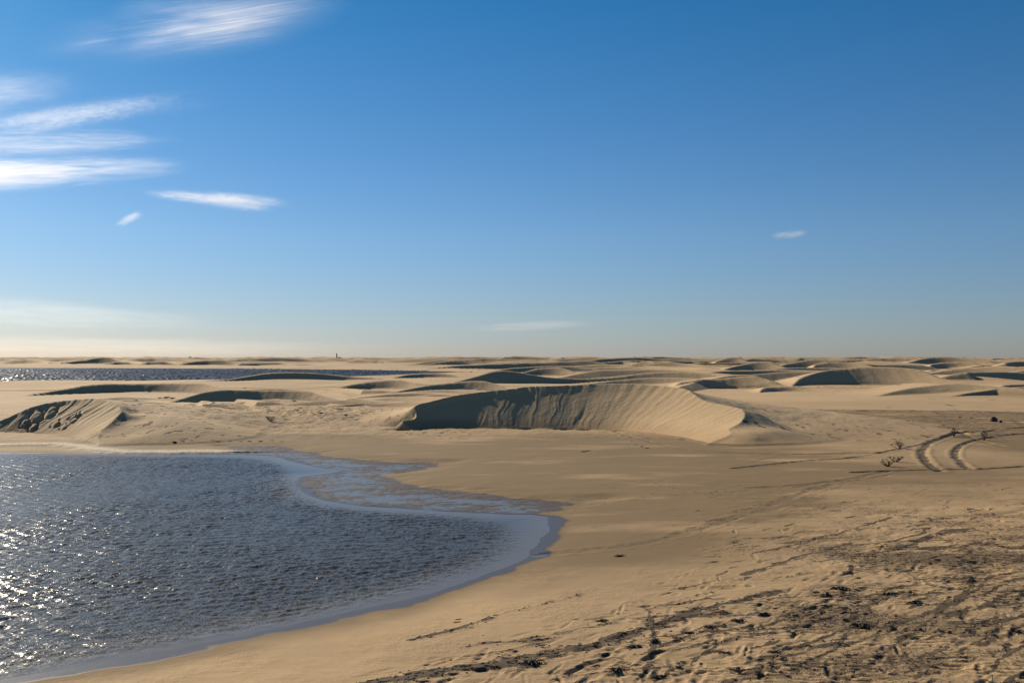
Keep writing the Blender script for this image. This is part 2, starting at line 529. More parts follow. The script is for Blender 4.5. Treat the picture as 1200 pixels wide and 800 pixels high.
dune([(560, 426), (578, 422), (590, 418.8), (604, 417.6), (640, 419.5), (660, 421)], 620, 0.6, 0.4, 0.35, 'far dune breaking the horizon left of the middle')
dune([(640, 423), (665, 420.5), (700, 419.4), (715, 422)], 560, 0.6, 0.4, 0.5, None)
dune([(730, 419.5), (742, 417.5), (756, 417.6), (770, 420)], 1100, 0.6, 0.4, 0.6, None)
dune([(62, 427.5), (85, 424), (105, 421.5), (118, 420), (127, 419.6), (136, 424)], 470, 0.5, 0.5, 0.45, 'far shore dune with a dark face, left of the tower beyond the lagoon')
dune([(124, 426.5), (135, 424.2), (148, 424), (156, 426.5)], 450, 0.5, 0.4, 0.7, None)
dune([(158, 428), (170, 425), (190, 423.5), (204, 426)], 440, 0.5, 0.5, 0.4, None)
dune([(200, 428), (220, 423.5), (240, 421.6), (262, 421.4), (280, 425)], 450, 0.5, 0.5, 0.2, None)
dune([(274, 428.5), (281, 424.6), (300, 424.4), (325, 424.8), (334, 427.5)], 440, 0.5, 0.2, 0.85, 'far shore dune with a long flat black face beyond the lagoon')
dune([(334, 423), (350, 420), (368, 419), (388, 419), (420, 421)], 900, 0.6, 0.3, 0.7, 'dark far hump below the tower on the horizon')
dune([(0, 426), (12, 422.5), (28, 421.8), (45, 423), (60, 426)], 480, 0.5, 0.5, -0.3, None)
dune([(338, 428.5), (350, 426.8), (362, 426.8), (372, 428.5)], 430, 0.5, 0.4, 0.5, None)
dune([(388, 430), (402, 425.5), (415, 422.6), (440, 422), (455, 424), (466, 428)], 520, 0.5, 0.5, -0.1, None)
for i in range(64):
    D = 88 * math.exp(random.random() * 1.5)
    pxc = random.uniform(80, 1290)
    if pxc < 600 or (D < 118 and pxc < 900) or (930 < pxc < 1110 and D < 135):
        continue
    hgt = random.uniform(0.5, 1.3) * (0.8 + D / 250)
    zb_ = 0.33
    W = random.uniform(6, 15) * (0.7 + D / 200)
    pyc, pyb = HOR + (CAMZ - zb_ - hgt) * F / D, HOR + (CAMZ - zb_) * F / D
    wpx = W * F / D
    a = random.uniform(-0.6, 0.6)
    dune([(pxc - wpx, pyb), (pxc - wpx * (0.5 - a * 0.3), (pyc * 2 + pyb) / 3), (pxc + a * wpx * 0.5, pyc), (pxc + wpx * (0.6 + a * 0.2), pyc * .6 + pyb * .4), (pxc + wpx, pyb)],
         D, zb_, random.uniform(0.45, 0.9), random.uniform(-0.6, 0.35), None, L=10 * hgt + 5, stri=0.02, alpha=R(random.uniform(20, 29)))
for i in range(22):
    D = random.uniform(70, 112)
    pxc = random.uniform(150, 560)
    hgt = random.uniform(0.25, 0.6)
    W = random.uniform(3, 7)
    zb_ = 0.33
    pyc, pyb = HOR + (CAMZ - zb_ - hgt) * F / D, HOR + (CAMZ - zb_) * F / D
    wpx = W * F / D
    a = random.uniform(-0.6, 0.6)
    dune([(pxc - wpx, pyb), (pxc - wpx * (0.5 - a * 0.3), (pyc * 2 + pyb) / 3), (pxc + a * wpx * 0.5, pyc), (pxc + wpx * (0.6 + a * 0.2), pyc * .6 + pyb * .4), (pxc + wpx, pyb)],
         D, zb_, random.uniform(0.5, 0.9), random.uniform(-0.8, 0.1), None, L=12 * hgt + 4, stri=0.02, alpha=R(random.uniform(15, 25)))
# the smooth bright lobe before the tall right dune
li = np.nonzero((GX > 20) & (GX < 70) & (GY > 90) & (GY < 150))[0]
lx, ly = at(1100, 462, 0.3)
hx = 0.95 * np.exp(-(((GX[li] - lx) / 4.6) ** 2 + ((GY[li] - ly - 2) / 6.0) ** 4)) - 0.03
put_dune(li, hx, np.zeros(len(li)), 'smooth bright sand lobe in front of the tall right dune')
# nameless dunes that fill the field out to the horizon
for i in range(430):
    D = 430 * math.exp(random.random() * 2.0)
    ph = random.uniform(-36, 36)
    pxc = 600 + F * math.tan(R(ph))
    W = random.uniform(14, 46) * (1 + D / 1500)
    hgt = random.uniform(1.2, 3.6) * (0.8 + min(D, 2600) / 2600)
    if pxc < 560 and D < 520:
        continue
    pyc = HOR + (CAMZ - 0.9 - hgt) * F / D
    pyb = HOR + (CAMZ - 0.9) * F / D
    wpx = W * F / D
    a = random.uniform(-0.5, 0.5)
    dune([(pxc - wpx, pyb), (pxc - wpx * (0.5 - a * 0.3), (pyc * 2 + pyb) / 3), (pxc + a * wpx * 0.5, pyc), (pxc + wpx * (0.6 + a * 0.2), pyc * .6 + pyb * .4), (pxc + wpx, pyb)],
         D, 0.9, random.uniform(0.3, 0.65), random.uniform(-0.2, 0.75), None, L=9 * hgt + 6, stri=0, alpha=R(random.uniform(22, 30)))

# ------------------------------------------------------------------ fine relief of the open sand
MASK = np.zeros((NV, 4), np.float32)      # wet, dark tone, ripples, pale crust
open_ = (OWNER < 0)
ii = np.nonzero((GD < 75) & (t_out > -0.2))[0]
x, y = GX[ii], GY[ii]
t = t_out[ii]
sprt = sst(0.5, 2.5, t) * sst(0.0, 1.2, mud[ii]) * (SLIP[ii] < 0.5) * np.where(OWNER[ii] < 0, 1.0, 0.6)
# foreground right: trampled, wind-scoured sand
fg = sst(-4.0, 4.0, x - 0.35 * (y - 12) + 2.0) * sst(34, 22, y) * sst(3.5, 6.5, t)
warp = pn(x * 0.35, y * 0.35)
lumps = 0.045 * fbm(x * 0.8 + warp, y * 0.95 - warp, 4, 0.55)
led = 1 - np.abs(pn(x * 0.45 + 0.6 * warp + 4, y * 0.75)) * 2.6
ledges = -0.05 * np.maximum(led - 0.62, 0) * fg * sst(-0.2, 0.3, pn(x * .2 + 7, y * .3))
Z[ii] += sprt * (0.012 * fbm(x * 0.7, y * 1.1, 3) + fg * lumps + ledges)
# hummocks on the rough sand in the middle distance
rh = np.clip(rough_hill[ii] * 2.6, 0, 1.2) + 0.7 * sst(42, 54, y)
Z[ii] += sprt * rh * (0.07 * fbm(x * 0.8 + 30, y * 0.6, 4, 0.6))

# footprints and scuffs: shallow dents with a pushed-up far rim, in trails and single
Zg = Z.reshape(ND, NP_)
FOOT = []
for tr in range(9):
    px, py = random.uniform(560, 1200), random.uniform(610, 790)
    X, Y = at(px, py, 0.2)
    a_ = random.gauss(R(48), 0.35)
    for q in range(random.randrange(6, 26)):
        X += math.cos(a_) * 0.62
        Y += math.sin(a_) * 0.62
        a_ += random.gauss(0, 0.05)
        off = 0.10 if q % 2 else -0.10
        FOOT.append((X - math.sin(a_) * off, Y + math.cos(a_) * off, a_ + random.gauss(0, .15), random.uniform(.11, .16), random.uniform(.05, .07), random.uniform(.010, .022)))
for q in range(900):
    px, py = random.uniform(440, 1230), random.uniform(610, 805)
    X, Y = at(px, py, 0.2)
    FOOT.append((X, Y, random.gauss(R(40), .5), random.uniform(.06, .30), random.uniform(.025, .065), random.uniform(.004, .018)))
T_out_g = t_out.reshape(ND, NP_)
FOOTMASK = np.zeros((ND, NP_), np.float32)
GXg, GYg = GX.reshape(ND, NP_), GY.reshape(ND, NP_)
for X, Y, a_, l_, w_, dp in FOOT:
    D = math.hypot(X, Y)
    if D < 11.2 or D > 36:
        continue
    r = l_ * 2.4
    i0, i1 = np.searchsorted(RAD, [D - r, D + r])
    j0, j1 = np.searchsorted(PHI, [math.atan2(X, Y) - r / D, math.atan2(X, Y) + r / D])
    if i1 <= i0 or j1 <= j0:
        continue
    gx, gy = GXg[i0:i1, j0:j1] - X, GYg[i0:i1, j0:j1] - Y
    if T_out_g[i0, j0] < 3.0:
        continue
    u_ = (gx * math.cos(a_) + gy * math.sin(a_)) / l_
    v_ = (-gx * math.sin(a_) + gy * math.cos(a_)) / w_
    q_ = u_ * u_ + v_ * v_
    Zg[i0:i1, j0:j1] += dp * (-np.exp(-q_ ** 1.5) + 0.25 * np.exp(-((np.sqrt(q_) - 1.5) / 0.5) ** 2))
    FOOTMASK[i0:i1, j0:j1] = np.maximum(FOOTMASK[i0:i1, j0:j1], np.exp(-(q_ / 0.7) ** 2) * min(1, dp / .018))

# wheel ruts
RUTS = [
    ([(1300, 499), (1240, 501), (1195, 502.5), (1170, 504), (1155, 506.5), (1125, 510.5), (1104, 514), (1088, 520), (1081, 529), (1084, 538), (1092, 546), (1102, 552)], 0.22, 0.052),
    ([(1300, 506), (1240, 508), (1192, 509.5), (1162, 513.5), (1144, 516), (1128, 521.5), (1120, 528), (1120, 535), (1127, 543), (1138, 550)], 0.19, 0.045),
    ([(1000, 553), (1060, 551), (1110, 550), (1150, 549.5), (1200, 546.5), (1260, 543)], 0.13, 0.05),
    ([(1124, 509), (1142, 515), (1165, 521), (1200, 527), (1250, 533)], 0.2, 0.03),
    ([(1040, 552), (1000, 560), (950, 566), (900, 569), (840, 571)], 0.18, 0.02),
    ([(720, 505), (760, 517), (800, 526), (880, 531), (960, 532), (1040, 530)], 0.16, 0.025),
    ([(860, 548), (940, 540), (1000, 536), (1050, 527), (1085, 520)], 0.16, 0.035),
    ([(630, 640), (760, 628), (870, 600), (960, 570), (1040, 556)], 0.2, 0.012),
]
dark = np.zeros(len(ii))
for P, wd, dp in RUTS:
    ln = smooth_line(G(P, 0.2), 6)
    d_, arc, sd = line_dist(ln, x, y)
    wj = wd * (1 + 0.35 * pn(arc * 1.3, arc * 0 + P[0][0]))
    q = d_ / wj
    prof = -dp * np.exp(-(q / 0.75) ** 4) + dp * 0.32 * np.exp(-((q - 1.4) / 0.4) ** 2)
    brk = 1 - 0.75 * sst(0.05, 0.3, pn(arc * 0.45 + 2, arc * 0 + 5))
    prof = prof * (1 + 0.35 * pn(x * 2.6, y * 2.6)) + 0.018 * pn(arc * 4.0, d_ * 5) * np.exp(-(q / 1.6) ** 4)
    Z[ii] += prof * brk
    dark = np.maximum(dark, (0.7 if dp > 0.04 else 0.45) * np.exp(-(q / 0.8) ** 4) * sst(-0.35, 0.2, pn(arc * 1.1, d_ * 2) + 0.15))  # rut floors darkened in the colour

# wrack lines: where washed-up sea grass lies in streaks parallel to the shore, plus one dark scarp line (x, y photo points, width in metres, strength)
WRACK = [
    ([(385, 803), (430, 793), (480, 783), (530, 776), (575, 769), (620, 763), (660, 755), (700, 748), (730, 735), (765, 727), (800, 718), (850, 712)], 0.16, 1.0),
    ([(540, 776), (600, 770), (640, 758), (690, 752), (740, 738)], 0.10, 0.8),
    ([(800, 711), (830, 706), (860, 699), (890, 692), (910, 688)], 0.16, 0.9),
    ([(480, 739), (510, 732), (545, 723), (575, 714)], 0.08, 0.7),
    ([(580, 710), (620, 702), (660, 693), (682, 686)], 0.06, 0.55),
    ([(885, 643), (920, 636), (960, 628), (1000, 617), (1045, 604)], 0.08, 0.65),
    ([(1020, 646), (1060, 638), (1085, 628), (1110, 622), (1140, 619)], 0.12, 0.8),
    ([(1024, 654), (1060, 654), (1100, 660), (1130, 663), (1160, 672)], 0.07, 0.7),
    ([(1030, 690), (1050, 684), (1080, 682), (1110, 686), (1150, 690), (1190, 692)], 0.07, 0.8),
    ([(960, 716), (985, 710), (1010, 706), (1040, 696), (1056, 690)], 0.10, 0.8),
    ([(1105, 722), (1130, 714), (1155, 705), (1175, 696), (1200, 690)], 0.09, 0.8),
    ([(1050, 703), (1075, 706), (1110, 706), (1150, 708), (1200, 709)], 0.05, 0.6),
    ([(840, 748), (862, 742), (890, 738), (915, 736), (940, 737)], 0.10, 0.6),
    ([(1040, 602), (1090, 606), (1120, 604), (1160, 600), (1200, 603)], 0.12, 0.5),
    ([(1080, 640), (1120, 640), (1150, 634), (1190, 640), (1230, 632)], 0.14, 0.7),
    ([(540, 749), (580, 744), (620, 742), (650, 738)], 0.09, 0.6),
    ([(600, 742), (640, 736), (680, 728), (720, 722)], 0.08, 0.5),
    ([(520, 765), (560, 758), (600, 752), (640, 747)], 0.07, 0.5),
    ([(890, 462), (943, 468), (980, 474.5), (1033, 480), (1100, 483), (1200, 488)], 0.28, 0.75),  # dark line along a low scarp
    ([(980, 470), (1040, 476), (1100, 480)], 0.3, 0.4),
    ([(730, 560), (790, 568), (830, 577), (860, 573), (900, 566)], 0.2, 0.3),
    ([(690, 588), (760, 578), (820, 575), (880, 575)], 0.25, 0.35),
    ([(880, 540), (930, 532), (980, 531), (1010, 529)], 0.2, 0.45),
    ([(700, 745), (760, 738), (800, 733), (850, 735)], 0.05, 0.4),
    ([(640, 790), (700, 781), (760, 778), (800, 770)], 0.07, 0.5),
]
_rw = random.Random(77)
STREAKS = []
for _ in range(70):
    X, Y = at(_rw.uniform(500, 1210), 612 + 180 * _rw.random() ** 0.8, 0.2)
    a_ = R(_rw.gauss(40, 9))
    pts = [(X, Y)]
    for q in range(_rw.randrange(3, 8)):
        a_ += _rw.gauss(0, 0.12)
        stp = _rw.uniform(0.35, 0.8)
        X += math.cos(a_) * stp
        Y += math.sin(a_) * stp
        pts.append((X, Y))
    STREAKS.append((pts, _rw.uniform(0.03, 0.085), _rw.uniform(0.55, 0.95)))
WR_LINES = []
for q_i, (P, wd, st) in enumerate(WRACK + STREAKS):
    zz = 0.2
    ln = smooth_line(G(P, zz) if q_i < len(WRACK) else P, 6)
    if q_i < len(WRACK):
        WR_LINES.append((ln, wd, st))
    m = (x > ln[:, 0].min() - 1) & (x < ln[:, 0].max() + 1) & (y > ln[:, 1].min() - 1) & (y < ln[:, 1].max() + 1)
    jj = np.nonzero(m)[0]
    d_, arc, sd = line_dist(ln, x[jj], y[jj])
    d_ = np.abs(d_ * sd + 0.10 * pn(arc * 1.2, arc * 0 + wd * 99) + 0.05 * pn(arc * 3.7, arc * 0))
    brk = fbm(x[jj] * 2.2, y[jj] * 2.2, 3)
    if q_i >= len(WRACK):
        st = st * sst(2.6, 4.5, t[jj])
    v = st * sst(1.0, 0.15, d_ / (wd * 1.25) + 0.8 * brk) * sst(-0.5, 0.0, pn(arc * 0.7 + wd * 50, arc * 0 + 1) + 0.12)
    dark[jj] = np.maximum(dark[jj], v)

# scattered litter, drawn out along the shore
ca, sa = math.cos(R(41)), math.sin(R(41))
u = x * ca + y * sa
v = -x * sa + y * ca
lit = pn(u * 0.9 + 0.7 * pn(u * .6, v * 1.2), v * 4.2) + 0.55 * pn(u * 2.4, v * 8.5 + 3) + 0.35 * pn(u * 6, v * 15)
zone = sst(2.2, 5.0, t + 1.2 * pn(u * .3, v * .3)) * sst(38, 25, y) * sst(-0.25, 0.35, pn(u * 0.22 + 8, v * 0.5) + 0.22 + 0.10 * np.clip((x - 2) / 6, -1, 1))
dark = np.maximum(dark, 0.85 * sst(0.28, 0.60, lit) * zone)
# speckle on the rough sand in the middle distance
spk = pn(x * 2.1, y * 1.0) + 0.7 * pn(x * 4.6, y * 2.2)
mid = sst(43, 47, y) * np.clip(0.55 + 1.6 * pn(x * 0.09 + 3, y * 0.07), 0, 1) * sst(-30, -12, -np.abs(x + 14) * (x < -2) - (x >= -2) * np.maximum(0, 24 - x))
dark = np.maximum(dark, 0.85 * sst(0.16, 0.52, spk) * mid * (SLIP[ii] < 0.5))
dark = np.maximum(dark, fg * np.clip(0.30 + 0.42 * fbm(x * 0.5 + 60, y * 0.6, 4) + 0.25 * sst(0.0, 0.35, pn(x * 0.22 + 3, y * 0.3)), 0, 0.58))
dark = np.maximum(dark, 0.42 * FOOTMASK.ravel()[ii])  # dents darkened in the colour, deeper ones more
MASK[ii, 1] = np.clip(dark, 0, 1) * (SLIP[ii] < 0.5) * sst(0.3, 1.0, t)
Z[ii] += 0.012 * MASK[ii, 1] * (OWNER[ii] < 0)

# speckle on the dune backs further off
jj = np.nonzero((GD > 62) & (GD < 260) & (SLIP < 0.5))[0]
spk = pn(GX[jj] * 0.9, GY[jj] * 0.28) + 0.7 * pn(GX[jj] * 2.3, GY[jj] * 0.6)
MASK[jj, 1] = np.maximum(MASK[jj, 1], 0.7 * sst(0.3, 0.7, spk) * sst(0.0, 0.3, pn(GX[jj] * 0.04, GY[jj] * 0.025) + 0.05))

# ripple patches (photo centre, half sizes in pixels, strength)
RIP = [(1100, 650, 120, 26, 1.0), (1040, 692, 90, 12, 0.8), (1150, 730, 40, 12, 1.0), (965, 732, 50, 8, 1.0), (930, 782, 130, 18, 1.0), (1160, 775, 60, 14, 0.8), (880, 735, 50, 10, 0.7),
       (1085, 745, 26, 10, 0.7), (1000, 772, 70, 15, 0.9), (1170, 690, 50, 16, 0.8), (760, 778, 50, 10, 0.5), (1180, 640, 60, 22, 0.9), (905, 700, 50, 10, 0.5), (790, 740, 30, 8, 0.4)]
rp = np.zeros(len(ii))
for px, py, ax, ay, st in RIP:
    cx, cy = at(px, py, 0.2)
    ex = ax / F * cy
    ey = abs(at(px, py - ay, 0.2)[1] - at(px, py + ay, 0.2)[1]) / 2
    q = ((x - cx) / ex) ** 2 + ((y - cy) / ey) ** 2
    rp = np.maximum(rp, st * sst(1.5, 0.35, q + 1.1 * fbm(x * 0.9, y * 0.9, 3)))
MASK[ii, 2] = rp
# real ripple relief where the grid is fine enough
rw = np.sin((y * 0.92 + x * 0.38) * 2 * np.pi / 0.16 + 2.2 * pn(x * 1.3, y * 1.3) * 2 + 5 * pn(x * .5, y * .5))
Z[ii] += rp * 0.009 * rw * sst(24, 17, y)
MASK[ii, 1] = np.maximum(MASK[ii, 1], rp * (0.42 + 0.34 * np.clip(-rw, 0, 1) * sst(24, 18, y)) * np.clip(0.75 + 0.9 * fbm(x * 1.7, y * 1.7, 3), 0, 1.3))

# damp: by height above the water and in a broad belt behind the flat
wet = sst(1.25, 0.15, t + 0.30 * fbm(x * 0.8, y * 0.8, 3))
wet = np.maximum(wet, 0.95 * sst(0.6, -0.3, mud[ii]))
belt = sst(9.0, 2.0, mud[ii]) * 0.75
belt = np.maximum(belt, 0.62 * sst(25, 31, y) * sst(55, 44, y) * sst(14, 4, np.abs(x - 4)))
belt = np.maximum(belt, 0.55 * np.exp(-(((x - 9) / 10) ** 2 + ((y - 33) / 6.0) ** 2)))
belt = np.maximum(belt, 0.60 * np.exp(-(((x - 1) / 12) ** 2 + ((y - 43) / 5.0) ** 2)))
belt = np.maximum(belt, 0.5 * np.exp(-(((x + 16) / 14) ** 2 + ((y - 45) / 2.0) ** 2)))
belt = np.maximum(belt, 0.62 * np.exp(-(((x - 28) / 14) ** 2 + ((y - 68) / 9.0) ** 2)))
belt = np.maximum(belt, 0.60 * sst(17, 23, x) * sst(35, 40, y) * sst(75, 60, y))
belt = belt * np.clip(1.08 + 1.3 * fbm(x * 0.18, y * 0.5, 4), 0, 1.4)
belt = np.minimum(belt * 1.5, 0.86)
MASK[ii, 0] = np.clip(np.maximum(wet, belt), 0, 1) * (OWNER[ii] < 0)
MASK[t_out <= -0.2, 0] = 1
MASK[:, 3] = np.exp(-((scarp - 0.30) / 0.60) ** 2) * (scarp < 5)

def ground_z(xx, yy):
    ph = math.atan2(xx, yy)
    D = math.hypot(xx, yy)
    i = np.searchsorted(RAD, D) - 1
    j = np.searchsorted(PHI, ph) - 1
    i = min(max(i, 0), ND - 2)
    j = min(max(j, 0), NP_ - 2)
    a = (D - RAD[i]) / (RAD[i + 1] - RAD[i])
    b = (ph - PHI[j]) / (PHI[j + 1] - PHI[j])
    zz = Z.reshape(ND, NP_)
    return float((zz[i, j] * (1 - b) + zz[i, j + 1] * b) * (1 - a) + (zz[i + 1, j] * (1 - b) + zz[i + 1, j + 1] * b) * a)


# slumped blocks on the near left dune's dark face
SLUMP = [(42, 488, 16, 1.0), (60, 484, 14, .8), (86, 491, 12, 0.8), (66, 497, 10, 0.9), (40, 500, 10, .8), (92, 486, 8, .7), (30, 497, 10, .7), (76, 500, 9, .7)]
for px, py, sz, st in SLUMP:
    for D in np.arange(40, 70, 0.05):
        if ground_z((px - 600) / F * D, D) > height_at(py, D):
            break
    cx, cy = (px - 600) / F * D, D
    r = sz / F * D * 0.6
    a = (x - cx) + 0.25 * (y - cy)
    b = (y - cy)
    q = np.sqrt((a / (r * 0.75)) ** 2 + (b / (r * 1.4)) ** 2) + 0.45 * fbm(x * 2.1, y * 2.1, 3)
    Z[ii] += (SLIP[ii] > 0.5) * st * (0.10 * sst(1.0, 0.6, q) - 0.08 * np.exp(-((q - 1.2) / 0.25) ** 2))


def on_ground(px, py):
    """the first point of the ground on the sight line through a photo pixel"""
    lo = None
    for D in np.concatenate([np.arange(11, 70, 0.06), np.arange(70, 900, 0.5)]):
        X = (px - 600) / F * D
        if ground_z(X, D) >= height_at(py, D):
            return X, float(D), ground_z(X, D)
    return at(px, py, 0.2) + (0.2,)


# ------------------------------------------------------------------ node helpers
class NT:
    def __init__(self, m):
        self.t = m.node_tree
        self.t.nodes.clear()
        self.out = self.t.nodes.new('ShaderNodeOutputMaterial')

    def n(self, typ, **kw):
        nd = self.t.nodes.new(typ)
        for k_, v_ in kw.items():
            setattr(nd, k_, v_)
        return nd

    def l(self, a, b):
        self.t.links.new(a, b)

    def val(self, sock, v_):
        if hasattr(v_, 'is_linked') or hasattr(v_, 'links'):
            self.l(v_, sock)
        else:
            sock.default_value = v_

    def math(self, op, a, b=0.0, c=None, clamp=False):
        nd = self.n('ShaderNodeMath', operation=op, use_clamp=clamp)
        self.val(nd.inputs[0], a)
        self.val(nd.inputs[1], b)
        if c is not None:
            self.val(nd.inputs[2], c)
        return nd.outputs[0]

    def mix(self, f, a, b, mode='MIX'):
        nd = self.n('ShaderNodeMix', data_type='RGBA', blend_type=mode)
        self.val(nd.inputs[0], f)
        self.val(nd.inputs[6], a if not isinstance(a, tuple) else (*a, 1))
        self.val(nd.inputs[7], b if not isinstance(b, tuple) else (*b, 1))
        return nd.outputs[2]

    def noise(self, vec, scale, detail=3, rough=0.55, dist=0.0):
        nd = self.n('ShaderNodeTexNoise')
        self.l(vec, nd.inputs['Vector'])
        nd.inputs['Scale'].default_value = scale
        nd.inputs['Detail'].default_value = detail
        nd.inputs['Roughness'].default_value = rough
        nd.inputs['Distortion'].default_value = dist
        return nd.outputs[0]

    def ramp(self, f, a, b):
        nd = self.n('ShaderNodeMapRange')
        nd.interpolation_type = 'SMOOTHSTEP'
        self.l(f, nd.inputs[0])
        nd.inputs[1].default_value = a
        nd.inputs[2].default_value = b
        return nd.outputs[0]

    def scale(self, vec, s, rot=(0, 0, 0), loc=(0, 0, 0)):
        nd = self.n('ShaderNodeMapping')
        self.l(vec, nd.inputs[0])
        nd.inputs['Location'].default_value = loc
        nd.inputs['Rotation'].default_value = rot
        nd.inputs['Scale'].default_value = s
        return nd.outputs[0]


def new_mat(name):
    m = bpy.data.materials.new(name)
    m.use_nodes = True
    return m, NT(m)


def sand_material():
    m, T = new_mat('sand')
    pos = T.n('ShaderNodeTexCoord').outputs['Object']
    at_ = T.n('ShaderNodeAttribute', attribute_name='mask')
    sep = T.n('ShaderNodeSeparateColor')
    T.l(at_.outputs['Color'], sep.inputs[0])
    wet, dk, rip = sep.outputs[0], sep.outputs[1], sep.outputs[2]
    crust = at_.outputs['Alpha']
    big = T.noise(pos, 0.07, 4)
    med = T.noise(T.scale(pos, (0.5, 1.0, 1)), 0.9, 4)
    fine_ = T.noise(pos, 9.0, 4, 0.7)
    grain = T.noise(pos, 60.0, 2, 0.7)
    c = T.mix(T.ramp(big, 0.40, 0.62), (0.430, 0.288, 0.147), (0.325, 0.220, 0.116))
    c = T.mix(T.math('MULTIPLY', T.ramp(med, 0.40, 0.75), 0.45), c, (0.31, 0.212, 0.118))
    c = T.mix(T.math('MULTIPLY', T.ramp(fine_, 0.45, 0.8), 0.35), c, (0.26, 0.18, 0.10))
    c = T.mix(T.math('MULTIPLY', T.ramp(grain, 0.5, 0.85), 0.35), c, (0.16, 0.115, 0.07))
    dry_ = T.n('ShaderNodeAttribute', attribute_name='dry')
    c = T.mix(T.math('MULTIPLY', dry_.outputs['Fac'], 0.6), c, (0.52, 0.375, 0.215))
    # damp sand: darker and browner
    c = T.mix(T.math('MULTIPLY', wet, 0.95), c, (0.140, 0.090, 0.037))
    c = T.mix(T.math('MULTIPLY', T.ramp(wet, 0.87, 0.97), 0.8), c, (0.070, 0.056, 0.042))
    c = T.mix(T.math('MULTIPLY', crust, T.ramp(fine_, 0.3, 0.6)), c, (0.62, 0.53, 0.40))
    # sea-grass litter, dark mineral grains, darkened rut and dent floors
    gm = T.math('ADD', T.math('MULTIPLY', T.noise(pos, 14.0, 4, 0.75), 1.1), T.math('MULTIPLY', dk, 0.9))
    dd = T.math('MULTIPLY', T.ramp(gm, 0.78, 1.18), T.ramp(dk, 0.02, 0.25))
    c = T.mix(dd, c, (0.082, 0.056, 0.033))
    p = T.n('ShaderNodeBsdfPrincipled')
    T.l(c, p.inputs['Base Color'])
    rough = T.math('SUBTRACT', 0.95, T.math('MULTIPLY', T.ramp(wet, 0.88, 0.99), 0.62))
    T.l(rough, p.inputs['Roughness'])
    p.inputs['Specular IOR Level'].default_value = 0.25
    # relief finer than the mesh: wind ripples and grain
    wv = T.n('ShaderNodeTexWave', wave_type='BANDS', bands_direction='Y')
    T.l(T.scale(pos, (0.4, 1, 1)), wv.inputs['Vector'])
    wv.inputs['Scale'].default_value = 2.6
    wv.inputs['Distortion'].default_value = 5.0
    wv.inputs['Detail'].default_value = 2.0
    wv.inputs['Detail Scale'].default_value = 1.2
    hgt = T.math('MULTIPLY', wv.outputs['Fac'], T.math('MULTIPLY_ADD', rip, 0.011, 0.0008))
    hgt = T.math('ADD', hgt, T.math('MULTIPLY', T.noise(pos, 5.0, 6, 0.7), T.math('MULTIPLY', T.ramp(T.noise(pos, 0.5, 3), 0.35, 0.7), 0.035)))
    hgt = T.math('ADD', hgt, T.math('MULTIPLY', dd, 0.012))
    dry = T.math('SUBTRACT', 1.0, T.math('MULTIPLY', T.ramp(wet, 0.55, 0.95), 0.85))
    b = T.n('ShaderNodeBump')
    T.l(dry, b.inputs['Strength'])
    b.inputs['Distance'].default_value = 1.0
    T.l(hgt, b.inputs['Height'])
    T.l(b.outputs[0], p.inputs['Normal'])
    T.l(p.outputs[0], T.out.inputs[0])
    return m


SAND = sand_material()


def tag(o, label=None, cat=None, group=None, kind=None):
    if label: o['label'] = label
    if cat: o['category'] = cat
    if group: o['group'] = group
    if kind: o['kind'] = kind
    return o


def mesh_np(name, co, quads, mat, mask=None, smooth=True, dry=None):
    me = bpy.data.meshes.new(name)
    n, q = len(co), len(quads)
    kk = quads.shape[1]
    me.vertices.add(n)
    me.vertices.foreach_set('co', np.ascontiguousarray(co, np.float32).ravel())
    me.loops.add(q * kk)
    me.loops.foreach_set('vertex_index', np.ascontiguousarray(quads, np.int32).ravel())
    me.polygons.add(q)
    me.polygons.foreach_set('loop_start', np.arange(0, q * kk, kk, dtype=np.int32))
    me.polygons.foreach_set('loop_total', np.full(q, kk, np.int32))
    if mask is not None:
        a = me.attributes.new('mask', 'FLOAT_COLOR', 'POINT')
        a.data.foreach_set('color', np.ascontiguousarray(mask, np.float32).ravel())
    if dry is not None:
        a = me.attributes.new('dry', 'FLOAT', 'POINT')
        a.data.foreach_set('value', np.ascontiguousarray(dry, np.float32))
    me.update(calc_edges=True)
    me.polygons.foreach_set('use_smooth', np.full(q, smooth))
    me.materials.append(mat)
    o = bpy.data.objects.new(name, me)
    COL.objects.link(o)
    return o


DRY = np.clip(sst(0.1, 0.7, Z - base) + 0.7 * sst(58, 90, GD) * np.clip(0.6 + 1.4 * pn(GX * 0.05, GY * 0.03), 0, 1), 0, 1)
# ------------------------------------------------------------------ ground and dunes as meshes
I, J = np.meshgrid(np.arange(ND - 1), np.arange(NP_ - 1), indexing='ij')
a = (I * NP_ + J).ravel()
quads = np.stack([a, a + 1, a + NP_ + 1, a + NP_], 1)[:, ::-1]
CO = np.stack([GX, GY, Z], 1)
own_f = OWNER[quads]
f_id = np.where((own_f == own_f[:, :1]).all(1), own_f[:, 0], -1)


def sub_mesh(name, sel):
    q = quads[sel]
    used = np.unique(q)
    remap = np.zeros(NV, np.int32)
    remap[used] = np.arange(len(used))
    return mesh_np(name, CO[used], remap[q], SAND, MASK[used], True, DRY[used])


g = sub_mesh('sand_ground', f_id < 0)
tag(g, 'wide open sand flat, damp by the lagoon and littered dark in the foreground', 'ground', kind='structure')
for k_, lab in enumerate(DUNE_LABEL):
    sel = f_id == k_
    if sel.sum() < 12:
        continue
    o = sub_mesh('sand_dune', sel)
    tag(o, lab, 'dune', 'dunes of the sand field', 'structure')


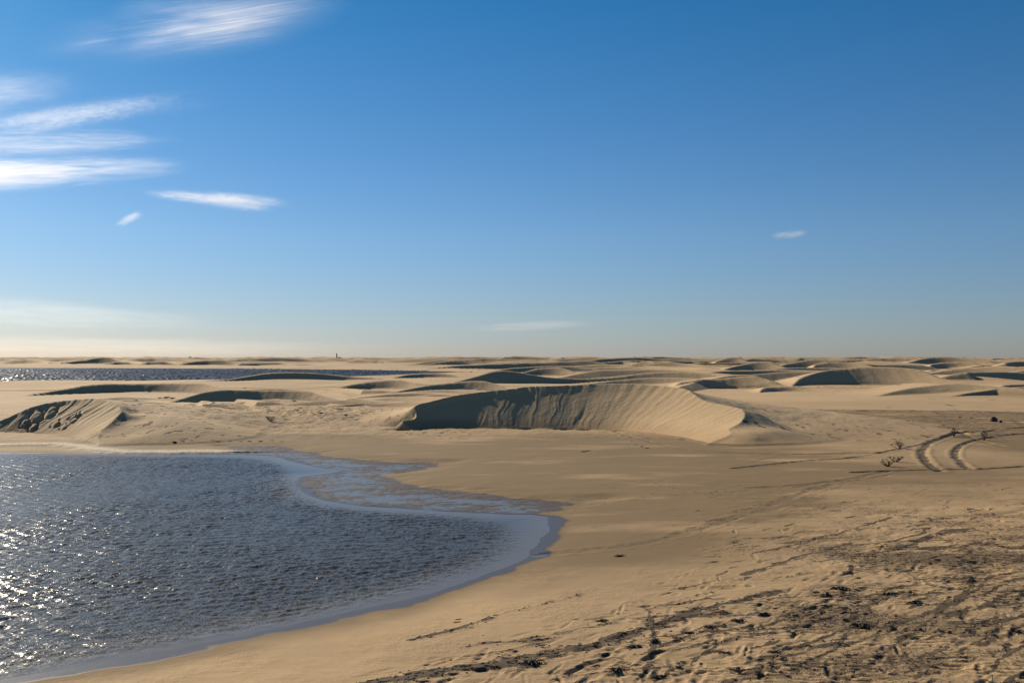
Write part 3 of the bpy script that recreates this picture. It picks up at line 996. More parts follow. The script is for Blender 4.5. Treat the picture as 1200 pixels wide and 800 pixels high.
# ------------------------------------------------------------------ water
def water_material(name, near_):
    m, T = new_mat(name)
    pos = T.n('ShaderNodeTexCoord').outputs['Object']
    p = T.n('ShaderNodeBsdfPrincipled')
    p.inputs['IOR'].default_value = 1.333
    geo = T.n('ShaderNodeNewGeometry')

    def slopes(vec_scale, sc_, amt, det=3):
        nz = T.n('ShaderNodeTexNoise')
        T.l(T.scale(pos, vec_scale), nz.inputs['Vector'])
        nz.inputs['Scale'].default_value = sc_
        nz.inputs['Detail'].default_value = det
        nz.inputs['Roughness'].default_value = 0.6
        nz.inputs['Distortion'].default_value = 0.3
        vs = T.n('ShaderNodeVectorMath', operation='SUBTRACT')
        T.l(nz.outputs['Color'], vs.inputs[0])
        vs.inputs[1].default_value = (0.5, 0.5, 0.5)
        vm = T.n('ShaderNodeVectorMath', operation='MULTIPLY')
        T.l(vs.outputs[0], vm.inputs[0])
        vm.inputs[1].default_value = (amt, amt, 0)
        return vm.outputs[0]

    def add(u_, v_):
        va = T.n('ShaderNodeVectorMath', operation='ADD')
        T.l(u_, va.inputs[0])
        T.l(v_, va.inputs[1])
        return va.outputs[0]
    if near_:
        at_ = T.n('ShaderNodeAttribute', attribute_name='mask')
        sep = T.n('ShaderNodeSeparateColor')
        T.l(at_.outputs['Color'], sep.inputs[0])
        wavy, shallow = sep.outputs[0], sep.outputs[1]
        T.l(T.mix(shallow, (0.066, 0.056, 0.040), (0.15, 0.125, 0.09)), p.inputs['Base Color'])
        p.inputs['Roughness'].default_value = 0.26
        T.l(T.math('MULTIPLY_ADD', wavy, -0.24, 0.50), p.inputs['Specular IOR Level'])
        sl2 = add(slopes((1.0, 1.2, 1), 32.0, 1.4, 2), slopes((1, 1.2, 1), 3.0, 0.4, 2))
        vm = T.n('ShaderNodeVectorMath', operation='SCALE')
        T.l(sl2, vm.inputs[0])
        T.l(wavy, vm.inputs['Scale'])
        nn = add(geo.outputs['Normal'], vm.outputs[0])
    else:
        p.inputs['Base Color'].default_value = (0.062, 0.054, 0.042, 1)
        p.inputs['Roughness'].default_value = 0.32
        p.inputs['Specular IOR Level'].default_value = 0.22
        nn = add(geo.outputs['Normal'], slopes((1.0, 1.0, 1), 5.0, 0.8))
    vn = T.n('ShaderNodeVectorMath', operation='NORMALIZE')
    T.l(nn, vn.inputs[0])
    T.l(vn.outputs[0], p.inputs['Normal'])
    T.l(p.outputs[0], T.out.inputs[0])
    return m


wc = np.radians(np.concatenate([np.linspace(-85, -30, 90)[:-1], np.linspace(-30, 6.5, 860)]))
wr_ = [9.0, 10.0]
d = 11.0
while d < 46.5:
    wr_.append(d)
    d += 0.028 if d < 16 else 0.028 + (d - 16) * 0.0018
wr_ = np.array(wr_)
WP, WD = np.meshgrid(wc, wr_)
wx, wy = (WD * np.sin(WP)).ravel(), (WD * np.cos(WP)).ravel()
sd_in = poly_sd(W_IN, wx, wy)
sd_out = poly_sd(W_OUT, wx, wy)
amp = sst(-0.60, 0.25, -sd_in + 0.12 * pn(wx * 0.8, wy * 0.8)) * 0.92 + 0.08 * sst(0.0, 0.5, -sd_out)
amp = amp * (1 + 0.35 * pn(wx * 0.25, wy * 0.25))
amp *= 1 - 0.55 * sst(-7.5, -2.5, wx + 0.12 * (wy - 30)) * sst(27, 33, wy)
wz = np.zeros(wx.size)
rw_ = np.random.default_rng(5)
for i in range(64):
    lam = 0.11 * math.exp(rw_.random() * 1.45)
    th = rw_.normal(0, 0.75) + 0.25
    kx, ky = math.sin(th) * 2 * math.pi / lam, -math.cos(th) * 2 * math.pi / lam
    A = 0.0040 * lam ** 0.9 * rw_.uniform(0.5, 1.3) * 1.08
    ph = kx * wx + ky * wy + rw_.random() * 6.28 + 1.6 * pn(wx * 0.35 + i, wy * 0.35)
    s_ = np.sin(ph)
    wz += A * (s_ + 0.25 * np.cos(2 * ph))
wz *= amp * (0.65 + 0.9 * np.abs(pn(wx * 0.5 + 40, wy * 0.5)) + 0.5 * pn(wx * 0.13, wy * 0.13))
keep_v = (sd_out < 0.6) | (poly_sd(MUD, wx, wy) < 1.2)
nW, nC = len(wr_), len(wc)
I, J = np.meshgrid(np.arange(nW - 1), np.arange(nC - 1), indexing='ij')
a = (I * nC + J).ravel()
wq = np.stack([a, a + 1, a + nC + 1, a + nC], 1)[:, ::-1]
wq = wq[keep_v[wq].any(1)]
used = np.unique(wq)
remap = np.zeros(wx.size, np.int32)
remap[used] = np.arange(len(used))
wm = np.zeros((wx.size, 4), np.float32)
wm[:, 0] = np.clip(amp, 0, 1)
wm[:, 1] = sst(-1.6, 0.1, sd_out)
lag = mesh_np('lagoon_water', np.stack([wx, wy, wz], 1)[used], remap[wq], water_material('lagoon_water', True), wm[used])
tag(lag, 'near lagoon of dark choppy glittering water at the lower left', 'water', kind='structure')

fc = np.radians(np.concatenate([np.linspace(-62, -29, 130)[:-1], np.linspace(-29, 4, 900)]))
fr_ = np.concatenate([np.arange(138, 300, 0.34), np.arange(300, 420, 0.5), [430, 445, 470]])
FP, FD = np.meshgrid(fc, fr_)
fx, fy = (FD * np.sin(FP)).ravel(), (FD * np.cos(FP)).ravel()
fz = np.zeros(fx.size)
rf_ = np.random.default_rng(8)
for i in range(40):
    lam = 1.0 * math.exp(rf_.random() * 0.9)
    th = rf_.normal(0, 0.7) + 0.25
    kx, ky = math.sin(th) * 2 * math.pi / lam, -math.cos(th) * 2 * math.pi / lam
    fz += 0.0120 * lam * rf_.uniform(.5, 1.3) * np.sin(kx * fx + ky * fy + rf_.random() * 6.28 + 1.5 * pn(fx * 0.06 + i, fy * 0.06))
fz *= (0.75 + 0.8 * np.abs(pn(fx * 0.05, fy * 0.03))) * sst(420, 380, FD.ravel())
nW, nC = len(fr_), len(fc)
I, J = np.meshgrid(np.arange(nW - 1), np.arange(nC - 1), indexing='ij')
a = (I * nC + J).ravel()
fq = np.stack([a, a + 1, a + nC + 1, a + nC], 1)[:, ::-1]
fo = mesh_np('lagoon_water', np.stack([fx, fy, fz], 1), fq, water_material('far_lagoon_water', False))
tag(fo, 'far strip of dark blue lagoon water before the horizon dunes', 'water', kind='structure')


# ------------------------------------------------------------------ simple materials
def plain(name, col, col2, scale=8.0, rough=0.85):
    m, T = new_mat(name)
    pos = T.n('ShaderNodeTexCoord').outputs['Object']
    p = T.n('ShaderNodeBsdfPrincipled')
    T.l(T.mix(T.ramp(T.noise(pos, scale, 4, 0.6), 0.35, 0.65), col, col2), p.inputs['Base Color'])
    p.inputs['Roughness'].default_value = rough
    T.l(p.outputs[0], T.out.inputs[0])
    return m


M_WEED = plain('dry_seaweed', (0.030, 0.022, 0.016), (0.065, 0.046, 0.030), 25)
M_TWIG = plain('dry_twig', (0.10, 0.075, 0.05), (0.05, 0.037, 0.025), 30)
M_STRAW = plain('dry_leaf', (0.16, 0.12, 0.065), (0.07, 0.06, 0.03), 40)
M_STONE = plain('dark_stone', (0.035, 0.032, 0.030), (0.075, 0.066, 0.056), 6)
M_SCRUB = plain('scrub_leaf', (0.035, 0.045, 0.022), (0.065, 0.066, 0.035), 3)
M_WALL = plain('whitewash', (0.30, 0.29, 0.28), (0.22, 0.21, 0.20), 0.6)
M_ROOF = plain('roof_tile', (0.12, 0.09, 0.08), (0.08, 0.06, 0.055), 1.0)
M_LAMP = plain('lantern_metal', (0.06, 0.06, 0.065), (0.04, 0.04, 0.045), 2.0, 0.4)


class MB:
    def __init__(self):
        self.v, self.f = [], []

    def tube(self, pts, rads, seg=5):
        b0 = len(self.v)
        pts = [Vector(p) for p in pts]
        for i, p in enumerate(pts):
            d_ = (pts[min(i + 1, len(pts) - 1)] - pts[max(i - 1, 0)])
            d_ = d_.normalized() if d_.length > 1e-9 else Vector((0, 0, 1))
            up = Vector((0, 0, 1)) if abs(d_.z) < 0.9 else Vector((1, 0, 0))
            a_ = d_.cross(up).normalized()
            b_ = d_.cross(a_)
            for k in range(seg):
                t = 2 * math.pi * k / seg
                self.v.append(p + (a_ * math.cos(t) + b_ * math.sin(t)) * rads[i])
        for i in range(len(pts) - 1):
            for k in range(seg):
                q = b0 + i * seg
                self.f.append((q + k, q + (k + 1) % seg, q + seg + (k + 1) % seg, q + seg + k))
        self.f.append(tuple(b0 + k for k in range(seg))[::-1])
        e = b0 + (len(pts) - 1) * seg
        self.f.append(tuple(e + k for k in range(seg)))

    def blob(self, c, r, rnd, n=7, m=5, j=0.3):
        b0 = len(self.v)
        c = Vector(c)
        self.v.append(c + Vector((0, 0, -r[2])))
        for i in range(1, m):
            la = -math.pi / 2 + math.pi * i / m
            for k in range(n):
                lo = 2 * math.pi * (k + rnd.uniform(-.2, .2)) / n
                q = 1 + rnd.uniform(-j, j)
                self.v.append(c + Vector((math.cos(la) * math.cos(lo) * r[0] * q, math.cos(la) * math.sin(lo) * r[1] * q, math.sin(la) * r[2] * q)))
        self.v.append(c + Vector((0, 0, r[2])))
        top = len(self.v) - 1
        for k in range(n):
            self.f.append((b0, b0 + 1 + (k + 1) % n, b0 + 1 + k))
            self.f.append((top, top - n + k, top - n + (k + 1) % n))
        for i in range(m - 2):
            for k in range(n):
                q = b0 + 1 + i * n
                self.f.append((q + k, q + (k + 1) % n, q + n + (k + 1) % n, q + n + k))

    def leaf(self, p, d_, L, wd):
        p, d_ = Vector(p), Vector(d_).normalized()
        s = d_.cross(Vector((0.3, 0.2, 1))).normalized() * wd
        b0 = len(self.v)
        n_ = d_.cross(s).normalized() * wd * 0.25
        self.v += [p, p + d_ * L * .5 + s + n_, p + d_ * L, p + d_ * L * .5 - s + n_]
        self.f.append((b0, b0 + 1, b0 + 2, b0 + 3))

    def box(self, lo, hi):
        b0 = len(self.v)
        for zz in (lo[2], hi[2]):
            self.v += [Vector((lo[0], lo[1], zz)), Vector((hi[0], lo[1], zz)), Vector((hi[0], hi[1], zz)), Vector((lo[0], hi[1], zz))]
        for f in ((3, 2, 1, 0), (4, 5, 6, 7), (0, 1, 5, 4), (1, 2, 6, 5), (2, 3, 7, 6), (3, 0, 4, 7)):
            self.f.append(tuple(b0 + i for i in f))

    def mesh(self, name, mat, smooth=False):
        me = bpy.data.meshes.new(name)
        me.from_pydata([tuple(p) for p in self.v], [], self.f)
        me.materials.append(mat)
        me.update()
        if smooth:
            me.polygons.foreach_set('use_smooth', [True] * len(me.polygons))
        return me

    def build(self, name, mat, parent=None, smooth=False):
        o = bpy.data.objects.new(name, self.mesh(name, mat, smooth))
        COL.objects.link(o)
        if parent is not None:
            o.parent = parent
        return o


def empty(name, loc, rz=0):
    o = bpy.data.objects.new(name, None)
    COL.objects.link(o)
    o.empty_display_size = 0.2
    o.location = loc
    o.rotation_euler = (0, 0, rz)
    return o


# ------------------------------------------------------------------ clumps of dried sea grass (unit size about 0.2 m)
def weed_mesh(seed, spread):
    rnd = random.Random(seed)
    b = MB()
    for k in range(5):
        a_ = rnd.uniform(0, 6.28)
        r = rnd.uniform(0, 0.05)
        b.blob((math.cos(a_) * r * spread, math.sin(a_) * r, rnd.uniform(0.0, 0.02)), (rnd.uniform(.03, .07) * spread, rnd.uniform(.025, .05), rnd.uniform(.018, .04)), rnd, 8, 5, 0.35)
    for k in range(34):
        a_ = rnd.uniform(0, 6.28)
        L = rnd.uniform(0.06, 0.19)
        c = Vector((rnd.uniform(-.05, .05) * spread, rnd.uniform(-.04, .04), rnd.uniform(0.0, 0.03)))
        d_ = Vector((math.cos(a_) * spread, math.sin(a_), 0)).normalized()
        up = rnd.uniform(0.0, 0.6)
        sd = Vector((-d_.y, d_.x, 0)) * rnd.uniform(-.4, .4)
        pts = [c + d_ * L * t + sd * L * t * t + Vector((0, 0, up * L * t * (1 - t) * 1.8 - 0.02 * t)) for t in (0, .35, .7, 1)]
        b.tube(pts, [.0055, .0055, .0045, .002], 4)
    return b.mesh('seaweed_clump', M_WEED)


WEED = [weed_mesh(s, sp) for s, sp in ((1, 1.0), (2, 1.5), (3, 1.2), (4, 2.0), (5, 1.0), (6, 1.7))]
GRP = 'clumps of dried sea grass on the sand'


def weed(px, py, width_px, label, k=None, tall=1.0):
    X, Y, zz = on_ground(px, py)
    k = random.randrange(6) if k is None else k
    o = bpy.data.objects.new('seaweed_clump', WEED[k])
    COL.objects.link(o)
    s = width_px / F * Y / (0.22 * (1, 1.4, 1.15, 1.8, 1, 1.6)[k])
    o.scale = (s, s, s * tall)
    o.rotation_euler = (0, 0, R(random.uniform(-25, 35)))
    o.location = (X, Y, zz - 0.006 * s)
    tag(o, label, 'seaweed', GRP)
    return o


NAMED = [
    (723, 784, 17, 'dark weed clump at the bottom edge below the middle, left end of its scatter'),
    (743, 757, 22, 'flat dark weed clump leaning left, lowest pale sand below the main streak'),
    (766, 750, 12, 'round black weed clump just under the end of the long dark streak'),
    (804, 741, 18, 'ragged weed clump with a light twig tip, under the long dark streak'),
    (830, 734, 11, 'small black weed clump right of the ragged one under the streak'),
    (864, 726, 15, 'flat black weed clump beside the rippled hollow'),
    (893, 720, 14, 'dark oval weed clump above the rippled hollow'),
    (888, 707, 9, 'small weed clump between the streak and the rippled sand'),
    (577, 781, 17, 'black pointed weed clump with a long thin tail to the right'),
    (623, 775, 18, 'spread weed clump right of the black pointed one'),
    (496, 797, 14, 'dark weed clump at the bottom edge left of the middle'),
    (530, 789, 16, 'low weed clump above the bottom edge, left of the black pointed one'),
    (966, 696, 9, 'round black weed lump at the left end of the dark row on the right'),
    (982, 689, 17, 'long black weed clump above the round lump on the right'),
    (1040, 695, 20, 'biggest black weed heap in the dark row on the right'),
    (1008, 732, 20, 'black weed heap at the right end of the rippled hollow'),
    (1070, 706, 20, 'flat dark weed heap below the biggest black heap'),
    (708, 766, 12, 'weed clump on pale sand right of the spread clump'),
    (705, 726, 16, 'thin forked weed clump above the main dark streak'),
    (1136, 658, 14, 'dark weed clump at the upper left of the rippled patch on the right'),
    (845, 764, 22, 'long dark weed clump left of the lower ripple field'),
    (905, 763, 14, 'dark weed clump at the top of the lower ripple field'),
    (862, 785, 24, 'long black weed clump inside the lower ripple field'),
    (770, 793, 20, 'pair-like dark weed clump at the bottom edge right of the middle'),
    (1190, 738, 14, 'black weed clump at the right edge of the frame'),
    (726, 651, 11, 'reddish brown weed scrap on the smooth beach'),
]
for px, py, wp, lab in NAMED:
    weed(px, py, wp, lab)
# the small ones nothing tells apart
cnt = 0
tries = 0
while cnt < 90 and tries < 4000:
    tries += 1
    px, py = random.uniform(470, 1200), random.uniform(640, 799)
    if py < 800 - 0.25 * (px - 430) * 0.9 + 40 - 60 * random.random() and py < 700:
        continue
    X, Y = at(px, py, 0.2)
    j = (np.searchsorted(RAD, math.hypot(X, Y)) - 1) * NP_ + np.searchsorted(PHI, math.atan2(X, Y)) - 1
    if MASK[j, 1] < 0.25 + 0.3 * random.random():
        continue
    weed(px, py, random.uniform(3.5, 8.5), 'tiny dark scrap of dried sea grass among the foreground streaks', None, random.uniform(0.5, 0.9))
    cnt += 1
for P in [(88, 526, 0), ]:
    pass
# dark dots on the middle distance sand
for px, py, wp in [(188, 467, 6), (196, 466, 8), (203, 467, 6), (160, 469, 7), (255, 517, 5), (270, 517, 5), (283, 517, 5), (293, 517, 5), (306, 517, 6), (319, 516, 6), (330, 517, 6), (205, 518, 7), (215, 517, 6), (225, 516, 5), (345, 470, 8), (352, 478, 6),
                   (376, 484, 6), (399, 480, 7), (405, 486, 6), (740, 517, 5), (745, 521, 6), (752, 523, 5), (758, 525, 5), (684, 529, 7), (689, 528, 5), (1068, 481, 5), (1098, 484, 5), (1125, 489, 5), (1138, 490, 6), (1105, 498, 5), (1063, 493, 4)]:
    weed(px, py, wp * 0.75, 'tiny dark tuft on the sand in the middle distance', None, 0.9)

# the litter nobody could count: single blades and crumbs along the streaks
rnd = random.Random(21)
b = MB()
cand = []
for ln, wd, st in WR_LINES:
    if ln[:, 1].mean() > 32 or wd < 0.03:
        continue
    Ls = np.concatenate([[0], np.cumsum(np.hypot(*np.diff(ln, axis=0).T))])
    for _ in range(int(Ls[-1] * 9 * st)):
        s_ = rnd.uniform(0, Ls[-1])
        cand.append((np.interp(s_, Ls, ln[:, 0]) + rnd.gauss(0, wd * 0.6), np.interp(s_, Ls, ln[:, 1]) + rnd.gauss(0, wd * 0.6), 1))
hit = ii[(MASK[ii, 1] > 0.45) & (GD[ii] > 11.5) & (GD[ii] < 27) & (np.abs(PP.ravel()[ii]) < R(30))]
for j in RNG.choice(hit, 2200):
    cand.append((GX[j] + rnd.gauss(0, .04), GY[j] + rnd.gauss(0, .04), 0))
for X, Y, kk in cand:
    zz = ground_z(X, Y)
    if zz < 0.05:
        continue
    if rnd.random() < 0.9:
        a_ = rnd.gauss(0.7, 0.7)
        L = rnd.uniform(0.03, 0.11)
        d_ = Vector((math.cos(a_), math.sin(a_), 0))
        sd = Vector((-d_.y, d_.x, 0)) * rnd.uniform(-.3, .3) * L
        h = rnd.uniform(0.002, 0.010)
        b.tube([(X, Y, zz + .001), Vector((X, Y, zz + h)) + d_ * L * .5 + sd, Vector((X, Y, zz + .002)) + d_ * L], [.004, .005, .003], 3)
    else:
        r = rnd.uniform(.006, .014)
        b.blob((X, Y, zz + r * .3), (r * 1.5, r, r * .7), rnd, 5, 4, 0.3)
lt = b.build('seaweed_litter', M_WEED)
tag(lt, 'loose blades and crumbs of dried sea grass lying along the foreground streaks', 'seaweed', kind='stuff')

# a big heap cut by the lower right corner
hx_, hy_ = at(1165, 812, 0.25)
rnd = random.Random(4)
b = MB()
for k in range(34):
    t = rnd.uniform(-1, 1)
    b.blob((t * 1.15, rnd.uniform(-.22, .22) + 0.1 * t, rnd.uniform(.0, .09) + 0.05 * t), (rnd.uniform(.06, .16), rnd.uniform(.06, .14), rnd.uniform(.03, .08)), rnd, 9, 6, 0.3)
heap_core = b
bl = MB()
for k in range(420):
    a_ = rnd.uniform(0, 6.28)
    L = rnd.uniform(.06, .2)
    t = rnd.uniform(-1, 1)
    c = Vector((t * 1.15, rnd.uniform(-.25, .25) + 0.1 * t, rnd.uniform(.02, .15) + 0.05 * t))
    d_ = Vector((math.cos(a_), math.sin(a_), rnd.uniform(-.3, .5)))
    bl.tube([c, c + d_ * L * .5 + Vector((0, 0, .01)), c + d_ * L + Vector((0, 0, -.03))], [.005, .006, .003], 4)
hp = empty('seaweed_heap', (hx_, hy_, ground_z(hx_, hy_) - 0.02))
tag(hp, 'big black heap of dried weed cut by the lower right corner', 'seaweed')
heap_core.build('packed_weed', M_WEED, hp)
bl.build('loose_blades', M_WEED, hp)


# ------------------------------------------------------------------ dry shrubs, stones
def shrub(px, py, hgt, wid, label, seed, leaves=60, group='dry shrubs on the sand'):
    X, Y, zz = on_ground(px, py)
    rnd = random.Random(seed)
    root = empty('dry_shrub', (X, Y, zz - 0.02))
    tag(root, label, 'shrub', group)
    st, lf = MB(), MB()
    for k in range(11):
        a_ = rnd.uniform(0, 6.28)
        tip = Vector((math.cos(a_) * wid * rnd.uniform(.2, .55), math.sin(a_) * wid * rnd.uniform(.2, .5), hgt * rnd.uniform(.5, 1.0)))
        mid_ = tip * 0.5 + Vector((rnd.uniform(-.05, .05), rnd.uniform(-.05, .05), hgt * 0.08))
        st.tube([(0, 0, 0), mid_, tip], [.014, .010, .004], 5)
        for q in range(3):
            t = rnd.uniform(.35, .95)
            p = mid_.lerp(tip, t) if t > .5 else Vector((0, 0, 0)).lerp(mid_, t * 2)
            e = p + Vector((rnd.uniform(-.2, .2), rnd.uniform(-.2, .2), rnd.uniform(.0, .22))) * wid
            st.tube([p, e], [.006, .003], 4)
            for r in range(max(1, leaves // 33)):
                lf.leaf(p.lerp(e, rnd.random()), (rnd.uniform(-1, 1), rnd.uniform(-1, 1), rnd.uniform(-.2, 1)), rnd.uniform(.05, .12), rnd.uniform(.010, .025))
    st.build('twigs', M_TWIG, root)
    lf.build('dead_leaves', M_STRAW, root)
    return root


shrub(1053, 526, 0.30, 0.75, 'sparse twiggy dry shrub standing left of the wheel ruts', 3, 70)
shrub(1117, 511, 0.42, 0.40, 'pale dry tuft growing on the edge of the upper wheel rut', 5, 80)
shrub(1152, 516, 0.48, 0.36, 'pale dry tuft between the two wheel ruts near the right edge', 6, 80)
shrub(1048, 541, 0.18, 0.60, 'low dry shrub in front of the twiggy shrub left of the ruts', 8, 60)
shrub(318, 493, 0.20, 0.75, 'dark straggling shrub on the rough sand left of the largest dune', 9, 110)
shrub(1040, 546, 0.22, 0.55, 'flattest dry shrub, nearest of the three left of the ruts', 12, 50)


def stone(px, py, wpx, hpx, label, seed):
    X, Y, zz = on_ground(px, py)
    rnd = random.Random(seed)
    b = MB()
    s = wpx / F * Y / 2
    h = hpx / F * Y
    b.blob((0, 0, h * .35), (s, s * .8, h * .65), rnd, 10, 7, 0.16)
    o = b.build('stone', M_STONE)
    o.location = (X, Y, zz)
    tag(o, label, 'stone', 'stones on the sand')


stone(1164, 494, 8, 6, 'dark blocky stone on the sand above the wheel ruts', 2)
stone(1172, 731 - 236, 4, 3, 'small dark stone beside the blocky stone above the ruts', 3)
stone(968, 698, 6, 5, 'small black stone beside the round weed lump on the right', 4)
stone(1076, 737, 5, 3, 'small brown stone in pale sand near the lower right', 5)
stone(1110, 741, 5, 3, 'small stone right of the brown one near the lower right', 6)

# ------------------------------------------------------------------ the tower on the horizon
TD = 1500.0
tx = (394.6 - 600) / F * TD
tz = height_at(420.3, TD)
gz = ground_z(tx, TD)
root = empty('lighthouse', (tx, TD, gz))
tag(root, 'tiny grey tower standing on the horizon left of centre', 'lighthouse')
hgt = height_at(413.6, TD) - gz
b = MB()
b.tube([(0, 0, 0), (0, 0, hgt * .4), (0, 0, hgt * .8)], [1.1, 0.95, 0.8], 16)
b.build('tower', M_WALL, root, True)
b = MB()
b.tube([(0, 0, hgt * .8 + .02), (0, 0, hgt * .83)], [1.15, 1.15], 16)
b.build('gallery', M_LAMP, root)
b = MB()
b.tube([(0, 0, hgt * .83 + .02), (0, 0, hgt * .95)], [0.6, 0.6], 12)
ln_ = b.build('lantern_room', M_LAMP, root)
b = MB()
b.tube([(0, 0, hgt * .95 + .02), (0, 0, hgt)], [0.75, 0.05], 12)
b.build('roof', M_LAMP, root)
hxp = (397.6 - 600) / F * TD
hr = empty('keeper_house', (hxp, TD + 1, ground_z(hxp, TD + 1)))
tag(hr, 'tiny low house beside the grey tower on the horizon', 'house')
hh = height_at(418.3, TD) - ground_z(hxp, TD + 1)
b = MB()
b.box((-2.3, -2, 0), (2.3, 2, hh * .7))
b.build('wall', M_WALL, hr)
b = MB()
z0, z1 = hh * .7 + .01, hh
b.v += [Vector(p) for p in ((-2.6, -2.3, z0), (2.6, -2.3, z0), (2.6, 2.3, z0), (-2.6, 2.3, z0), (-2.6, 0, z1), (2.6, 0, z1))]
b.f += [(0, 1, 5, 4), (2, 3, 4, 5), (1, 2, 5), (3, 0, 4), (3, 2, 1, 0)]
b.build('roof', M_ROOF, hr)

# ------------------------------------------------------------------ far scrub on the left horizon
rnd = random.Random(31)
b = MB()
for k in range(1500):
    px = rnd.choice([rnd.uniform(-120, 75), rnd.uniform(-120, 20), rnd.uniform(130, 235)])
    D = rnd.uniform(1250, 1700)
    X = (px - 600) / F * D
    zz = ground_z(X, D)
    top = height_at(419.2 + 0.5 * math.sin(px * 0.13) + (0.8 if px > 75 else 0.0) + rnd.uniform(-.3, .8), D)
    top = max(top, zz + 0.8)
    b.blob((X, D, (zz + top) / 2), (rnd.uniform(1.2, 3.0), rnd.uniform(1.2, 3.0), (top - zz) / 2 + .3), rnd, 6, 4, 0.35)
scb = b.build('scrub_belt', M_SCRUB)
tag(scb, 'thin dark belt of scrub on the horizon at the far left', 'scrub', kind='stuff')


# ------------------------------------------------------------------ clouds: real volumes of thin cirrus high over the plain
def cloud_material(name, dens, streak, taper, cover, seed, soft=1.0, wide=0.83):
    m, T = new_mat(name)
    pos = T.n('ShaderNodeTexCoord').outputs['Object']
    sep = T.n('ShaderNodeSeparateXYZ')
    T.l(pos, sep.inputs[0])
    X, Y, Zc = sep.outputs
    # across-section widens from the tapered end
    wdt = T.math('MULTIPLY_ADD', X, taper * 0.42, 1.0 - abs(taper) * 0.42)
    q = T.math('ADD', T.math('POWER', T.math('ABSOLUTE', X), 2.6), T.math('ADD', T.math('POWER', T.math('DIVIDE', Y, wdt), 2.0), T.math('POWER', T.math('DIVIDE', Zc, wdt), 2.0)))
    fall = T.math('SUBTRACT', 1.0, q, clamp=True)
    fall = T.math('POWER', fall, soft)
    v0 = T.scale(pos, (1.3, 0.8, 1.2), (0, 0, 0), (seed * 5.3, seed, seed * 2.1))
    n0 = T.noise(v0, 1.0, 3, 0.55, 0.4)
    v1 = T.scale(pos, (streak[0], streak[1], streak[2]), (0, streak[3], 0), (seed * 3.1, seed, seed * 1.7))
    n1 = T.noise(v1, 2.6, 8, 0.72, 1.3)
    f_ = T.math('ADD', T.math('MULTIPLY', n0, 1.0), T.math('MULTIPLY', n1, 2.5))
    f_ = T.math('ADD', f_, T.math('MULTIPLY', fall, 0.85))
    f_ = T.ramp(f_, 2.30 - cover, 2.30 + wide * 1.4 - cover)
    veil = T.math('MULTIPLY', T.math('MULTIPLY', T.math('MULTIPLY', fall, fall), T.ramp(n0, 0.30, 0.70)), 0.22)
    dn = T.math('MULTIPLY', T.math('ADD', T.math('MULTIPLY', f_, fall), veil), dens)
    pv = T.n('ShaderNodeVolumePrincipled')
    pv.inputs['Color'].default_value = (1, 0.95, 0.90, 1)
    pv.inputs['Anisotropy'].default_value = 0.45
    T.l(dn, pv.inputs['Density'])
    T.l(pv.outputs[0], T.out.inputs['Volume'])
    return m


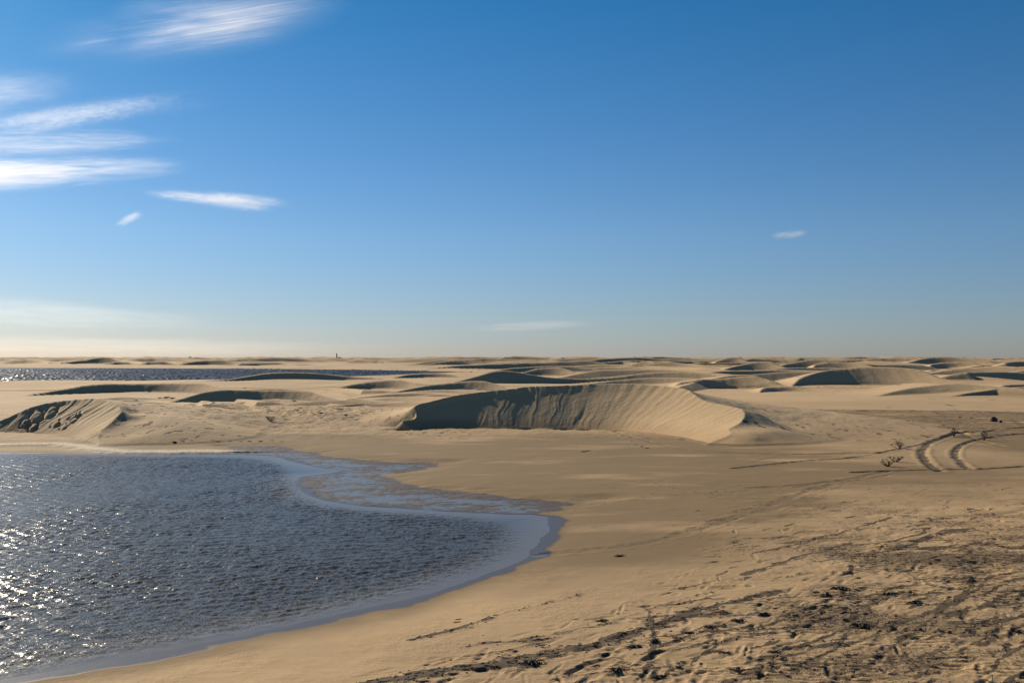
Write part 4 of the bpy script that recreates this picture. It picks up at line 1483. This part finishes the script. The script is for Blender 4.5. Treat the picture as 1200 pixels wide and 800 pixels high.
def cloud(px0, py0, px1, py1, thick_px, D, label, tau, streak=(2.2, 1.5, 1.6, 0.0), taper=0.0, cover=0.2, seed=1, soft=1.0, depth=None, wide=0.83):
    """a lens of cirrus; its axis ends project near the two photo points"""
    def P(px, py):
        u, v = (px - 600) / F, (400 - py) / F
        return Vector((u * D, D * (math.cos(PITCH) - v * math.sin(PITCH)), CAMZ + D * (math.sin(PITCH) + v * math.cos(PITCH))))
    A, B = P(px0, py0), P(px1, py1)
    c = (A + B) / 2
    L = (B - A).length / 2
    th = thick_px / F * D / 2
    dp = depth or th * 0.55
    bm = bmesh.new()
    bmesh.ops.create_uvsphere(bm, u_segments=40, v_segments=24, radius=1.0)
    rnd = random.Random(seed)
    for v in bm.verts:
        p = v.co
        xx = max(-1, min(1, p.z))
        ang = math.atan2(p.y, p.x)
        r = (1 - abs(xx) ** 2.6) ** 0.5 if abs(xx) < 1 else 0
        wdt = 1.0 - abs(taper) * 0.42 + xx * taper * 0.42
        v.co = Vector((xx, math.cos(ang) * r * wdt, math.sin(ang) * r * wdt))
    me = bpy.data.meshes.new('cloud')
    bm.to_mesh(me)
    bm.free()
    me.polygons.foreach_set('use_smooth', [True] * len(me.polygons))
    me.materials.append(cloud_material('cloud', tau / (2 * dp), streak, taper, cover, seed, soft, wide))
    o = bpy.data.objects.new('cloud', me)
    COL.objects.link(o)
    ax = (B - A).normalized()
    toc = Vector((0, 1, 0))
    upv = ax.cross(toc).normalized() * -1
    if upv.z < 0:
        upv = -upv
    yv = upv.cross(ax).normalized()
    M = Matrix((ax, yv, upv)).transposed().to_4x4()
    o.matrix_world = Matrix.Translation(c) @ M @ Matrix.Diagonal((L, dp, th, 1))
    tag(o, label, 'cloud', 'thin clouds in the sky')
    return o


CD = 14000.0
cloud(-190, 206, 262, 194, 84, CD, 'brightest long white streak cloud at the left edge of the sky', 2.6, (1.6, 1.0, 3.6, 0.04), -0.7, 0.32, 1, 1.3)
cloud(-190, 166, 290, 164, 88, CD, 'cream streak cloud just above the brightest long streak', 2.0, (1.6, 1.0, 3.6, 0.06), -0.9, 0.26, 2, 1.5)
cloud(-80, 158, 300, 108, 54, CD, 'thin slanting wisp of cloud above the two bright streaks', 1.2, (6.0, 1.0, 2.6, 0.25), -0.3, 0.14, 3, 1.2)
cloud(20, 60, 430, -4, 110, CD, 'feathery fan of cirrus at the top of the sky, left of centre', 2.0, (0.7, 1.0, 9.0, 0.06), 0.2, -0.10, 4, 1.1, None, 0.45)
cloud(150, 224, 350, 242, 38, CD, 'short white spindle cloud below the long bright streak', 2.3, (2.4, 1.0, 2.4, 0.1), 0.7, 0.26, 5, 1.2)
cloud(132, 266, 172, 246, 17, CD, 'tiny hooked wisp of cloud under the white spindle cloud', 1.3, (1.8, 1.0, 1.6, 0.3), 0.3, 0.2, 6)
cloud(898, 278, 952, 271, 14, CD, 'lonely small faint cloud on the right of the sky', 1.2, (1.8, 1.0, 1.6, 0.2), 0.0, 0.2, 7)
cloud(-250, 130, 130, 98, 110, CD, 'soft pale veil of cloud at the left edge above the streaks', 1.2, (1.5, 1.0, 2.0, 0.2), -0.5, 0.22, 8)
cloud(-250, 352, 320, 384, 60, CD * 1.6, 'low peach veil of cloud over the horizon at the left', 0.5, (1.6, 1.0, 2.4, 0.05), -0.3, 0.25, 9)
cloud(530, 384, 720, 379, 18, CD * 1.6, 'faintest low cloud over the horizon at the middle', 0.6, (1.6, 1.0, 2.0, 0.0), 0.0, 0.22, 10)
cloud(-250, 405, 560, 408, 46, CD * 1.7, 'broad warm bank of thin cloud along the left horizon', 0.6, (1.2, 1.0, 2.0, 0.0), -0.4, 0.30, 11)
